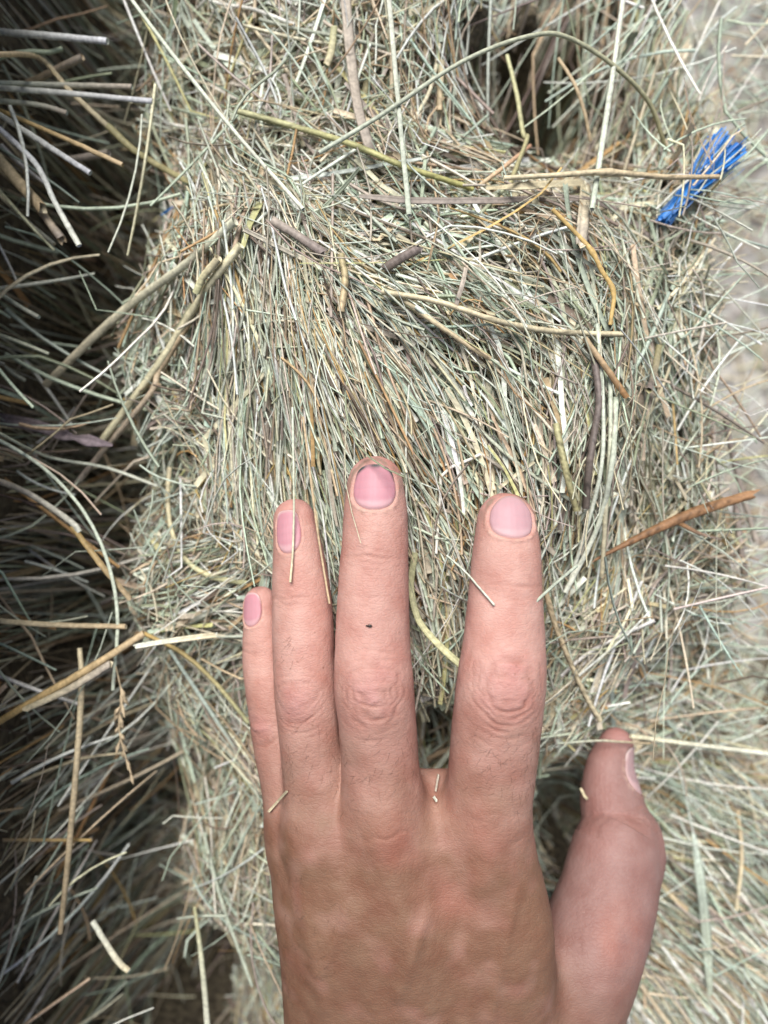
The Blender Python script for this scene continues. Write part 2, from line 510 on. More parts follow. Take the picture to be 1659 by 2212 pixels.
def build_hand():
    lo = [-45, -190, -78]; hi = [90, 25, 28]
    V, Q = surface_nets(hand_sdf, lo, hi, 0.92)
    V = laplace(V, Q, 3, 0.5)
    V, Q = subdivide(V, Q)
    V = laplace(V, Q, 4, 0.5)
    N = vnormals(V, Q); V0 = V
    # which finger each point belongs to, and where on it
    best = np.full(len(V), 1e3); fid = np.zeros(len(V), int)
    S = np.zeros((5, len(V))); PH = np.zeros((5, len(V))); DD = np.zeros((5, len(V)))
    for i, n in enumerate(FN):
        d, s, ph = FING[n].eval(V, True)
        # in front of the tip s stays 0: continue the axis beyond it
        ch = FING[n]
        ax = unit(ch.p[0] - ch.p[1]); ext = (V - ch.p[0]) @ ax
        s = np.where((s <= 1e-6) & (ext > 0), -ext, s)
        S[i], PH[i], DD[i] = s, ph, d
        m = d < best; best[m] = d[m]; fid[m] = i
    lx, ly = to_layout(V[:, 0], V[:, 1], V[:, 2])
    disp = np.zeros(len(V)); crease = np.zeros(len(V)); flush = np.zeros(len(V)); rimc = np.zeros(len(V))
    wob = noise3(V, 5.0) * 0.7 + noise3(V, 2.2) * 0.35
    for i, n in enumerate(FN):
        ch = FING[n]; m = np.where((fid == i) & (np.abs(DD[i]) < 5.0))[0]
        s, ph = S[i][m], PH[i][m]; Vm = V[m]; wb = wob[m]
        ap = np.abs(ph)
        r = np.interp(s, ch.s, ch.r)
        x = ph * r                                     # mm across the finger
        if n != 'thumb':
            fade = np.clip(1.25 - ap, 0, 1)
            sp = ch.s_at(CH[n]['pip']); sd = ch.s_at(CH[n]['dip'])
            sc = {'middle': 1, 'index': 1.1, 'ring': 0.85, 'pinky': 0.65}[n]
            # folded skin over the middle joint: nested arcs below and above, a loop between
            for (a, curv, dep, wd) in ((-9.5, 0.015, .12, .4), (-7.5, 0.02, .16, .4), (-5.6, .03, .20, .42), (-4.2, .035, .22, .42), (-2.8, .04, .14, .4), (1.6, -.055, .30, .42), (3.1, -.06, .40, .48), (4.6, -.055, .36, .44), (6.0, -.045, .34, .44), (7.5, -.035, .26, .42), (9.2, -.025, .18, .4), (11.2, -.02, .12, .4)):
                t = s - sp - a * sc - curv * x * x / sc + wb * 0.8
                g = gauss(t, wd) * fade * dep * 0.95 * np.clip(.9 + 1.1 * noise3(Vm + a * 7, 4.5), 0.05, 1.6)
                disp[m] -= g; crease[m] += g
            rr = np.sqrt(((s - sp + 1) / (4.3 * sc)) ** 2 + (x / (5.6 * sc)) ** 2) + wb * 0.10
            g = gauss(rr - 1, .13) * .12 * (1.0 if n == 'index' else .3) * np.clip(.8 + noise3(Vm + 21, 5.0), 0, 1.4); disp[m] -= g; crease[m] += g
            g = gauss(rr, 1.3) * .5; disp[m] += g; flush[m] += g
            # end joint
            for (a, curv, dep, wd) in ((-1.9, .02, .15, .4), (0, .0, .3, .45), (1.8, -.02, .22, .42), (3.4, -.02, .1, .4)):
                t = s - sd - a * sc - curv * x * x / sc + wb * 0.7
                g = gauss(t, wd) * fade * dep * 0.8 * np.clip(0.9 + 0.9 * noise3(Vm + a * 11 + 3, 3.5), 0, 1.5)
                disp[m] -= g; crease[m] += g
            # faint lines all along the back of the finger
            t = np.sin((s + wb * 1.2) * 3.1)
            g = np.clip(t - 0.72, 0, 1) * fade * np.clip(noise3(Vm, 4.5) + 0.3, 0, 1) * 0.28
            disp[m] -= g
        else:
            # deep fold on the inside of the thumb joint, small folds round it
            for (cy, dep, wd, lox) in ((1808, 2.6, 1.5, 1.1), (1806, .9, .5, 1.1), (1835, .5, .6, 1.4), (1790, .4, .6, 1.2), (1770, .25, .5, 1)):
                t = s - ch.s_at(cy) + wb * .5 - 1.6 * np.clip(ph + 2.4, 0, 3)
                g = gauss(t, wd) * dep * np.clip((-ph - .7) / .8, 0, 1)
                disp[m] -= g; crease[m] += 0.15 * g
            for a in (-6, -3.5, -1.2, 1.2, 4):
                t = s - ch.s_at(1790) - a + wb * .8
                g = gauss(t, .5) * .36 * np.clip((ph + 1.1) / .4, 0, 1) * np.clip(.7 + noise3(Vm + a, 3.0), 0, 1.4)
                disp[m] -= g; crease[m] += g
            t = np.sin((x * 0.9 + s * .35 + wb * .5) * 4.2)      # pad ridges
            disp[m] -= (np.clip(t, 0, 1) * .05 * (s < 30))
        # nail bed and its folds
        C_, T_, D_, S_, hh, pm_, r0 = nail_frame(n)
        rel = Vm - C_; an = np.arctan2(rel @ S_, rel @ D_); ap = np.abs(an)
        u, v = an / pm_, (rel @ T_) / hh                          # v = -1 at the free edge
        pw = np.where(v > 0, 2.1, NAILP[n])
        nn = (np.abs(u) ** pw + np.abs(v) ** pw) ** (1 / pw)
        near = (nn < 1.6) & (ap < 1.7)
        inside = np.clip((1.02 - nn) / .06, 0, 1)
        rim = gauss(nn - 1.10, .075) * np.clip((v + 0.75) / .5, 0.12, 1)
        dsp = -0.75 * inside + .26 * rim * np.clip(.8 + 1.1 * noise3(Vm, 1.4), .1, 1.6)
        disp[m[near]] += dsp[near]; rimc[m[near]] += rim[near]
    # knuckles, tendons and veins on the back of the hand
    top = np.clip(N[:, 2], 0, 1)
    for (kx, ky, sx, sy, a) in ((1052, 1790, 60, 55, .9), (836, 1795, 58, 60, 1.1), (700, 1790, 48, 50, .6), (985, 1860, 45, 70, -.7), (765, 1850, 40, 70, -.7)):
        g = np.exp(-((lx - kx) / sx) ** 2 - ((ly - ky) / sy) ** 2) * a
        disp += g * top
    for (x0, y0, x1, y1, w, a) in ((1052, 1820, 1010, 2230, 24, .55), (838, 1830, 930, 2230, 24, .6), (702, 1830, 830, 2230, 22, .5),
                                   (1180, 1980, 1190, 2230, 22, .6), (930, 1950, 860, 2150, 14, .6), (1120, 1900, 1060, 2200, 12, .5), (640, 1900, 700, 2180, 14, .5), (760, 1930, 700, 2100, 10, .4)):
        tt = np.clip(((lx - x0) * (x1 - x0) + (ly - y0) * (y1 - y0)) / ((x1 - x0) ** 2 + (y1 - y0) ** 2), 0, 1)
        dx = np.hypot(lx - x0 - tt * (x1 - x0), ly - y0 - tt * (y1 - y0))
        env = np.clip(tt * 5, 0, 1)
        disp += gauss(dx, w) * a * env * top
    back = np.clip((ly - 1640) / 120, 0, 1)
    kn = gauss(ly - 1810 + 10 * wob, 75) * top
    t = np.sin((ly * 0.115 * (1 + .0) + wob * 4.0))
    disp -= np.clip(t - .5, 0, 1) * kn * np.clip(noise3(V, 6.0) + .25, 0, 1) * .45
    disp += back * top * (0.09 * noise3(V, 8.0) + .08 * noise3(V, 3.0))
    disp += 0.05 * noise3(V, 1.3) + .12 * noise3(V, 8.5) + .07 * noise3(V, 4.0)
    V = V + N * disp[:, None]
    V = laplace(V, Q, 1, 0.12)
    # skin colour: back darkened by tan and painted shade, pinker fingers, flushed joints and tips
    def mixc(a, b, t):
        return a * (1 - t[:, None]) + np.array(b) * t[:, None]
    base = np.tile(np.array([0.505, 0.288, 0.242]), (len(V), 1))
    lo_f = noise3(V, 14.0)
    base = base * (1 + 0.06 * lo_f[:, None])
    tan = np.clip((ly - 1420) / 520, 0, 1) ** 0.85 * np.clip(1 + .25 * noise3(V, 9.0) + .2 * noise3(V, 4.0), .6, 1.2)  # real tan and painted shade of the lower hand, mixed in one tone
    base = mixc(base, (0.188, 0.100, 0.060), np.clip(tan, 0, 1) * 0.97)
    oth = DD[:4].min(0)
    for c in PALMC: oth = np.minimum(oth, boxed(c, V0))
    tw_ = np.clip(.5 + (oth - DD[4]) / 30, 0, 1); tw_ = tw_ * tw_ * (3 - 2 * tw_)
    base = mixc(base, (0.262, 0.152, 0.138), tw_ * np.clip((2350 - ly) / 300, 0, 1) * 0.9)  # mauve thumb, painted darker for the shade it lies in
    base = mixc(base, (0.50, 0.25, 0.235), np.clip(flush * 1.2, 0, 0.6) * np.clip(.8 + .6 * noise3(V, 3.0), .3, 1.2) * (fid != 4))
    for i, n in enumerate(FN):
        m = np.where(fid == i, np.clip((4 - S[i]) / 12, 0, 1), 0)
        base = mixc(base, (0.50, 0.25, 0.225), m * 0.75)
        palm_side = np.where((fid == i) & (S[i] < 60), np.clip((np.abs(PH[i]) - 1.1) / 0.6, 0, 1), 0) * np.clip((62 - S[i]) / 25, 0, 1)
        base = mixc(base, (0.50, 0.26, 0.235), palm_side * (0.6 if n != 'thumb' else .2))
    for (kx, ky, sx, sy, a) in ((846, 1835, 75, 90, .42), (985, 1935, 85, 65, .38), (1040, 1800, 50, 60, .4), (1330, 2020, 50, 70, .5), (985, 1640, 40, 90, .3), (905, 1620, 35, 90, .35), (870, 1330, 30, 110, .25)):
        g = np.exp(-((lx - kx) / sx) ** 2 - ((ly - ky) / sy) ** 2) * a * np.clip(1 + noise3(V, 5.0), 0.3, 1.4)
        base = mixc(base, (0.36, 0.155, 0.115), np.clip(g * .95, 0, .5))
    base = mixc(base, (0.30, 0.135, 0.10), np.clip(crease * 1.2, 0, .6))
    base = mixc(base, (0.60, 0.45, 0.35), np.clip(rimc * .25 * (.5 + 1.8 * noise3(V, 0.9)), 0, .4))      # dry cuticle
    # earth rubbed into the tips of the two long fingers
    dirt = np.zeros(len(V))
    for i in (0, 1):
        n = FN[i]; C_, T_, D_, S_, hh, pm_, r0 = nail_frame(n)
        rel = V0 - C_; u = np.arctan2(rel @ S_, rel @ D_) / pm_; v = (rel @ T_) / hh
        band = gauss(np.sqrt(np.clip(u, -3, 3) ** 2 * .9 + v ** 2) - 1.28, .16) * np.clip(.35 - v, 0, 1)
        dirt += np.where(fid == i, band, 0) * np.clip(.55 + .9 * noise3(V, 1.6), 0, 1)
    base = mixc(base, (0.20, 0.16, 0.12), np.clip(dirt, 0, .65))
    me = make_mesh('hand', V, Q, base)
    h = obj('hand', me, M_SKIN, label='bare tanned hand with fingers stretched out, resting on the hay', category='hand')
    # ---- nails
    for i, n in enumerate(FN):
        ch = FING[n]
        s0, hh, ph0, r0 = nail_uv(n, 0, 0)
        nr, na = 14, 56
        pts = []; colr = []
        R = np.linspace(0, 1.0, nr + 1)[1:]
        A = np.linspace(0, 2 * math.pi, na, endpoint=False)
        uv = [(0.0, 0.0, 0.0)]
        for rr in R:
            for a in A:
                c, s_ = math.cos(a), math.sin(a)
                pw = 2.1 if s_ > 0 else NAILP[n]
                k = (abs(c) ** pw + abs(s_) ** pw) ** (-1 / pw)
                uv.append((rr * k * c, rr * k * s_, rr))
        uv = np.array(uv)
        C_, T_, D_, S_, hh, ph0, r0 = nail_frame(n)
        an = uv[:, 0] * ph0
        d = D_ * np.cos(an)[:, None] + S_ * np.sin(an)[:, None]
        c = C_ + T_ * (uv[:, 1] * hh)[:, None]
        pos = c + d * (r0 * 1.35)
        for _ in range(18):
            pos = pos - d * (hand_sdf(pos) * 0.8)[:, None]
        # nail plate: arches a little less steeply to the tip than the flesh does
        u, v, q = uv[:, 0], uv[:, 1], uv[:, 2]
        lift = 0.06 - 0.5 * np.clip((q - .86) / .14, 0, 1) ** 2 * np.where(v < -0.5, np.clip(1 - (-v - .5) * 3.2, -0.9, 1), 1)
        pos = pos + d * lift[:, None]
        col = np.tile(np.array([0.485, 0.225, 0.262]), (len(pos), 1))
        if n == 'index': col[:] = (0.47, 0.285, 0.305)
        if n == 'thumb': col[:] = (0.37, 0.25, 0.25)
        lun = np.clip((v - 0.56 + .25 * u * u) / .12, 0, 1)
        col = mixc(col, (0.56, 0.38, 0.385), lun * 0.55)
        mid = gauss(u, .55) * gauss(v, .6); col = mixc(col, (0.53, 0.29, 0.32), mid * .35)
        ed = np.clip((q - (.84 if n == 'middle' else .90)) / .06, 0, 1) * np.clip((-v - .22) / .15, 0, 1)
        edge_col = {'middle': (0.055, 0.062, 0.06), 'index': (0.26, 0.20, 0.16), 'ring': (0.74, 0.58, 0.52)}.get(n, (0.74, 0.6, 0.55))
        col = mixc(col, edge_col, ed * (np.clip(.75 + .5 * np.sin(u * 9 + 1), .35, 1) if n == 'middle' else 0.6))
        sd = np.clip((q - .9) / .1, 0, 1); col = mixc(col, (0.50, 0.30, 0.26), sd * .5 * (1 - ed))
        col *= (1 + 0.02 * np.sin(u * 23 + 1.3 * np.sin(u * 9)))[:, None]
        F = []
        def vi(ir, ia): return 1 + (ir - 1) * na + ia % na
        for ia in range(na):
            F.append((0, vi(1, ia), vi(1, ia + 1), vi(1, ia + 1)))
        tri = np.array([(0, vi(1, a), vi(1, a + 1)) for a in range(na)])
        quad = np.array([(vi(r_, a), vi(r_ + 1, a), vi(r_ + 1, a + 1), vi(r_, a + 1)) for r_ in range(1, nr) for a in range(na)])
        # split quads into triangles to keep one face size
        tris = np.vstack([tri, quad[:, [0, 1, 2]], quad[:, [0, 2, 3]]])
        me = make_mesh('fingernail', pos, tris, col)
        lab = {'middle': 'pink fingernail with a dark line of dirt at its edge'}.get(n)
        o = obj('fingernail', me, M_NAIL, h)
        if lab: o['label'] = lab
    # ---- fine dark hairs on the finger roots and the outer edge of the hand
    r = np.random.default_rng(3)
    cand = np.where((N[:, 2] > .25))[0]
    spots = [(760, 1660, 55, 50), (870, 1640, 40, 60), (1120, 1690, 45, 60), (1060, 1640, 50, 50), (660, 1640, 45, 60), (640, 1950, 50, 150), (700, 2050, 60, 120), (620, 1420, 20, 60), (1150, 1600, 15, 60), (620, 2100, 30, 80)]
    hv, hf = [], []
    for (cx, cy, sx, sy) in spots:
        w = np.exp(-((lx[cand] - cx) / sx) ** 2 - ((ly[cand] - cy) / sy) ** 2)
        pick = r.choice(cand, 30, replace=False, p=w / w.sum())
        for p in pick:
            L = r.uniform(1.2, 4.0); a = r.normal(-2.2, .5)
            dr = np.array([math.cos(a), math.sin(a), 0]); dr -= (dr @ N[p]) * N[p]; dr = unit(dr)
            bend = r.normal(0, .35); sdv = np.cross(N[p], dr)
            k = 5
            for j in range(k):
                t = j / (k - 1)
                c = V[p] + dr * L * t + N[p] * (.9 * math.sin(t * 2.6) * L * .22) + sdv * bend * L * t * t
                rad = 0.034 * (1 - .8 * t)
                for q in range(3):
                    hv.append(c + rad * (math.cos(q * 2.094) * sdv + math.sin(q * 2.094) * N[p]))
            b = len(hv) - 3 * k
            for j in range(k - 1):
                for q in range(3):
                    hf.append((b + j * 3 + q, b + j * 3 + (q + 1) % 3, b + j * 3 + 3 + (q + 1) % 3, b + j * 3 + 3 + q))
    obj('hair', make_mesh('hair', np.array(hv), np.array(hf)), M_HAIR, h, kind='stuff')
    return V, N, lx, ly, h
HV, HN, HLX, HLY, HAND = build_hand()
# ------------------------------------------------------------------ the lie of the hay: one height and one grain direction for every place
HC = [ # layout x, layout y, height
 (800,900,-14),(800,700,-14),(650,700,-16),(1000,700,-15),(1000,900,-16),(1150,1000,-20),(1300,900,-25),(1300,620,-26),(900,520,-19),(1100,490,-24),
 (600,520,-22),(520,650,-24),(450,900,-34),(350,800,-46),(500,1100,-36),(420,1250,-48),(350,1050,-68),(230,900,-140),(180,720,-150),(260,520,-120),
 (1450,700,-44),(1450,1000,-50),(1420,1200,-55),(1300,1300,-40),(1220,1500,-50),(1215,1750,-170),(1200,1840,-170),(1225,1670,-150),(960,1400,-36),(940,1580,-80),(700,1250,-30),
 (800,1200,-25),(1050,1200,-24),(1550,900,-100),(1560,600,-105),(1560,420,-80),(1490,400,-48),(1650,700,-170),(1650,1000,-160),
 (800,1500,-36),(800,1900,-55),(1000,2100,-58),(650,1700,-50),(1330,1650,-78),(1330,1800,-80),(1300,2000,-75),
 (500,1500,-66),(450,1700,-84),(540,1900,-72),(300,1500,-150),(300,1960,-190),(440,2080,-185),(330,1750,-170),(100,1900,-150),(40,2150,-150),(130,1620,-120),(40,1300,-150),
 (220,2150,-170),(520,2150,-140),(40,100,-150),(190,320,-150),(130,500,-165),(90,720,-165),(40,1000,-150),(220,1200,-150),(200,60,-140),
 (600,300,-42),(600,100,-46),(400,200,-66),(820,300,-32),(850,100,-42),(1000,390,-36),(1150,345,-70),(1350,90,-70),
 (1100,150,-130),(1180,90,-140),(1250,200,-150),(1190,290,-140),(1290,260,-150),(1060,40,-120),(1340,180,-130),(1120,230,-150),(900,20,-42),(1000,-120,-45),(1200,-120,-50),
 (1450,250,-78),(1480,100,-85),(1610,300,-150),(1610,100,-150),(1000,200,-50),(1330,340,-75),
 (1450,1480,-84),(1560,1430,-190),(1620,1330,-205),(1480,1650,-110),(1500,1880,-95),(1600,2100,-92),(1420,2100,-85),(1650,1800,-115),(1650,1550,-200),
 (-150,0,-150),(-150,500,-150),(-150,1000,-150),(-150,1500,-150),(-150,2000,-150),(300,-250,-55),(900,-250,-50),(1500,-250,-90),(1850,0,-215),(1850,500,-230),
 (1850,1000,-230),(1850,1500,-225),(1850,2000,-120),(300,2450,-110),(900,2450,-80),(1500,2450,-85),(2000,2450,-120),
]
GX = np.arange(-300, 301, 2.0); GY = np.arange(-360, 361, 2.0)
def grid_lookup(G):
    def f(X, Y):
        u = np.clip((np.asarray(X) - GX[0]) / 2.0, 0, len(GX) - 1.001); v = np.clip((np.asarray(Y) - GY[0]) / 2.0, 0, len(GY) - 1.001)
        i = u.astype(int); j = v.astype(int); a = u - i; b = v - j
        return (G[i, j] * (1 - a) * (1 - b) + G[i + 1, j] * a * (1 - b) + G[i, j + 1] * (1 - a) * b + G[i + 1, j + 1] * a * b)
    return f
def shepard(cx, cy, vals, e=9.0, pw=1.7):
    X, Y = np.meshgrid(GX, GY, indexing='ij')
    num = np.zeros(X.shape + vals.shape[1:]); den = np.zeros(X.shape)
    for i in range(len(cx)):
        w = ((X - cx[i]) ** 2 + (Y - cy[i]) ** 2 + e * e) ** -pw
        den += w
        num += w.reshape(w.shape + (1,) * (vals.ndim - 1)) * vals[i]
    return num / den.reshape(den.shape + (1,) * (vals.ndim - 1))
hc = np.array(HC, float); hp = P(hc[:, 0], hc[:, 1], hc[:, 2])
HG = shepard(hp[:, 0], hp[:, 1], hp[:, 2], e=5.0, pw=2.2)
_X, _Y = np.meshgrid(GX, GY, indexing='ij')
_q = np.stack([_X, _Y, 0 * _X + 5], -1)
HG = HG + 4.2 * noise3(_q, 21.0) + 2.0 * noise3(_q + 50, 9.0)
# the neighbouring bale on the left stands higher than the one under the hand, with a gap between the two
_wall = -121 + 7 * noise3(_q + 31, 33.0) + 3 * noise3(_q + 77, 11.0)
_t = np.clip((_wall - _X) / 16.0, 0, 1); _t = _t * _t * (3 - 2 * _t)
_g = np.clip((_X + 112 + 13 * np.clip((20 - _Y) / 40, 0, 1) + 11 * noise3(_q + 41, 25.0)) / 30.0, 0, 1)                              # floor of the gap
HG = np.where(_X < -50, np.minimum(HG, -175 * (1 - _g) + HG * _g), HG)
# the bale under the hand ends on the right; beyond it is the ground, far below
_edge = np.interp(_Y, [-400, -110, -75, -55, 0, 40, 90, 150, 400], [400, 320, 190, 134, 122, 121, 116, 116, 130]) + 11 * noise3(_q + 91, 26.0) + 4 * noise3(_q + 17, 9.0)
_e = np.clip((_X - _edge) / 26.0, 0, 1)
HG = HG - _e * _e * 420
HG = HG * (1 - _t) + (40 + 6 * noise3(_q + 13, 30.0)) * _t  # top of the left bale, out of view, raised to shade the gap
# the hay is pressed down under the hand
low = np.full(HG.shape, 1e3)
hi_ = np.clip(((HV[:, 0] - GX[0]) / 2).round().astype(int), 0, len(GX) - 1); hj_ = np.clip(((HV[:, 1] - GY[0]) / 2).round().astype(int), 0, len(GY) - 1)
np.minimum.at(low, (hi_, hj_), HV[:, 2])
for _ in range(1):
    l2 = low.copy()
    for dx in (-1, 0, 1):
        for dy in (-1, 0, 1):
            l2 = np.minimum(l2, np.roll(np.roll(low, dx, 0), dy, 1))
    low = l2
VOID = [ # dark pockets between the bundles: layout x, y, half width, half height, extra depth, share of straws that cross it
 (1212, 1765, 52, 132, 100, 0.06), (938, 1578, 28, 48, 40, 0.15), (300, 1960, 85, 105, 100, .10), (440, 2090, 90, 90, 100, .12), (335, 1730, 70, 110, 80, .18),
 (1190, 215, 135, 115, 90, .42), (1080, 105, 90, 90, 60, .5), (150, 620, 90, 170, 60, .25), (235, 1000, 60, 110, 60, .25), (200, 1360, 80, 130, 60, .25), (100, 60, 120, 70, 40, .3), (180, 330, 70, 100, 50, .35)]
_bx, _by = to_layout(_X, _Y, HG)
for (cx, cy, rx, ry, dg, kp) in VOID:
    HG = HG - dg * np.clip(1.25 * (1 - ((_bx - cx) / rx) ** 2 - ((_by - cy) / ry) ** 2), 0, 1) * (_X > -112)
HG = np.minimum(HG, low - 1.5)
Hf = grid_lookup(HG)
bx, by = to_layout(_X, _Y, HG)

FC = [ # layout x, y, direction dx, dy, how strictly the stalks follow it (0 to 1)
 (560,600,.05,1,.9),(480,800,-.12,1,.8),(600,900,.08,1,1),(650,1100,.22,1,1),(560,1050,.1,1,.8),(750,750,.35,1,.9),(800,900,.45,1,1),(900,950,.55,1,1),(950,800,.7,.9,.9),(950,650,1,.6,.8),
 (800,560,1,.5,.6),(1100,700,.9,.6,.7),(1100,900,.5,1,.8),(1250,800,.05,1,.8),(1300,1000,0,1,.9),(1280,1120,-.2,1,.9),(1400,720,.25,1,.7),(1440,950,.1,1,.7),
 (960,1200,.3,1,.8),(940,1400,.2,1,.7),(1230,1300,-.3,1,.5),(1250,1450,-.4,1,.5),(420,900,1,.1,.15),(400,1100,1,.2,.15),(350,1300,1,-.2,.6),(460,1250,1,-.35,.6),(430,1400,1,-.4,.4),
 (500,1600,.3,1,.6),(540,1850,.1,1,.7),(450,1600,.5,1,.5),(520,2050,.2,1,.3),(800,100,.1,1,.4),(900,220,.15,1,.4),(1150,200,-.35,1,.9),(1300,150,-.6,1,.9),(1420,200,-.55,1,.8),(1500,60,-.5,1,.7),
 (1000,380,1,.1,.4),(600,150,1,.6,.1),(450,250,.4,1,.25),(650,380,1,.2,.2),(1200,450,1,.15,.4),(1050,560,1,.6,.4),(1250,560,.6,1,.3),
 (100,150,1,.1,.6),(100,350,1,.7,.6),(100,700,.5,1,.5),(250,400,.3,1,.4),(100,1000,1,.5,.5),(100,1300,1,.4,.5),(100,1500,1,-.3,.4),(200,1800,-.6,1,.6),(150,2100,-.7,.8,.7),(330,1900,-.7,1,.4),(300,1600,-.3,1,.4),
 (1500,1650,1,.2,.6),(1500,1800,1,.5,.8),(1500,1980,1,.8,.9),(1560,2120,.8,1,.9),(1420,2150,.6,1,.9),(1350,1700,1,.1,.4),(1400,1500,1,-.2,.3),
 (1570,950,1,-.5,.4),(1560,600,1,-.6,.3),(1580,1200,1,-.2,.3),(1600,300,1,-.8,.3),(300,750,.7,-1,.4),(300,950,.7,-1,.4),(800,1500,.2,1,.5),(900,1900,.1,1,.5),
]
fc = np.array(FC); fz = Hf(*P(fc[:, 0], fc[:, 1], -40.0)[:, :2].T); fp = P(fc[:, 0], fc[:, 1], fz)
fa = np.arctan2(-fc[:, 3], fc[:, 2])
FG = shepard(fp[:, 0], fp[:, 1], np.stack([np.cos(2 * fa) * fc[:, 4], np.sin(2 * fa) * fc[:, 4]], 1), e=5.0, pw=1.8)
Fx, Fy = grid_lookup(FG[..., 0]), grid_lookup(FG[..., 1])

# four bundles: the bale under the hand, one beside it on the left, one behind it, one below on the right
def bale_of(x, y):
    """0 centre, 1 left, 2 back, 3 lower right, from layout coordinates"""
    left = np.interp(y, [-400, 0, 300, 600, 900, 1200, 1500, 1800, 2000, 2212, 2600], [330, 300, 210, 170, 190, 260, 300, 330, 330, 340, 340])
    back = np.interp(x, [-400, 300, 520, 700, 900, 1100, 1350, 1500, 1560, 2300], [470, 470, 430, 400, 400, 380, 390, 400, 340, 340])
    lr = np.interp(x, [1150, 1250, 1400, 1659, 2200], [2600, 1690, 1560, 1480, 1480])
    return np.where(x < left, 1, np.where((y > lr) & (x > 1200), 3, np.where(y < back, 2, 0)))

PAL = np.array([
 (0.64,0.71,0.56),(0.56,0.66,0.54),(0.86,0.89,0.79),(0.49,0.55,0.43),(0.38,0.42,0.28),      # pale mint and sage
 (0.72,0.63,0.45),(0.63,0.51,0.35),(0.86,0.79,0.58),(0.48,0.36,0.23),                        # straw and tan
 (0.43,0.36,0.30),(0.30,0.245,0.20),(0.60,0.53,0.45),                                        # grey brown
 (0.50,0.31,0.14),(0.56,0.40,0.17),(0.64,0.62,0.31),(0.16,0.12,0.09)])                        # orange, ochre, yellow green, dark
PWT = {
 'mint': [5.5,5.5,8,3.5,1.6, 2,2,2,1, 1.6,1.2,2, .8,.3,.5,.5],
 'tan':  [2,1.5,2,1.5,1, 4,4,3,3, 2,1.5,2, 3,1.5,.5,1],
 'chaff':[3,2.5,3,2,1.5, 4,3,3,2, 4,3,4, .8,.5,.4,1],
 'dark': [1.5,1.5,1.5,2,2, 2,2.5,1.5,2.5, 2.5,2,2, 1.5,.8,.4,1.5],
}
def pick_cols(n, kind):
    w = np.array(PWT[kind]); w = w / w.sum()
    c = PAL[rng.choice(len(PAL), n, p=w)]
    return c * rng.uniform(.78, 1.15, (n, 1)) * rng.uniform(.95, 1.05, (n, 3))

def straw_paths(X, Y, ang, L, M, off, curv, tilt, stiff, follow=0.0):
    n = len(X)
    t = np.linspace(-.5, .5, M)
    st = L / (M - 1)
    px = np.zeros((n, M)); py = np.zeros((n, M)); c = M // 2
    px[:, c], py[:, c] = X, Y
    kidx = rng.integers(1, max(2, M - 1), n); kang = np.where(rng.random(n) < .14, rng.normal(0, .55, n), 0)
    for sgn, idx in ((1, range(c + 1, M)), (-1, range(c - 1, -1, -1))):
        a = ang + (0 if sgn > 0 else math.pi)
        x, y = X.copy(), Y.copy()
        f0 = .5 * np.arctan2(Fy(x, y), Fx(x, y)); prev = f0
        for k in idx:
            a = a + np.where(kidx == k, kang, 0)
            f1 = .5 * np.arctan2(Fy(x, y), Fx(x, y))
            df = (f1 - prev + math.pi / 2) % math.pi - math.pi / 2; prev = f1
            a = a + df * follow + sgn * curv / (M - 1)
            x = x + np.cos(a) * st; y = y + np.sin(a) * st
            px[:, k], py[:, k] = x, y
    pz = Hf(px, py)
    for _ in range(2):
        q = pz.copy(); q[:, 1:-1] = (pz[:, :-2] + pz[:, 1:-1] * 2 + pz[:, 2:]) / 4; q[:, 0] = (pz[:, 0] + pz[:, 1]) / 2; q[:, -1] = (pz[:, -1] + pz[:, -2]) / 2; pz = q
    lin = pz.mean(1, keepdims=True) + (pz[:, -1:] - pz[:, :1]) * t[None, :] * .9
    pz = pz * (1 - stiff[:, None]) + lin * stiff[:, None]
    pz = pz + off[:, None] + tilt[:, None] * (t[None, :] + .5) ** 1.5 * L[:, None]
    return np.stack([px, py, pz], -1)

def clear_of_hand(p, margin=0.6):
    flat = p.reshape(-1, 3)
    near = ((flat > np.array([-45, -190, -78])) & (flat < np.array([90, 25, 28]))).all(1)
    d = np.full(len(flat), 9.0)
    if near.any(): d[near] = hand_sdf(flat[near])
    ok = (d.reshape(p.shape[:2]) > margin).all(1)
    x, y = to_layout(p[..., 0], p[..., 1], p[..., 2])
    for (cx, cy, rx, ry, dg, kp) in VOID:
        hit = ((((x - cx) / rx) ** 2 + ((y - cy) / ry) ** 2 < 1) & (p[..., 2] > -105)).any(1)
        ok &= ~hit | (rng.random(len(p)) < kp)
    return ok

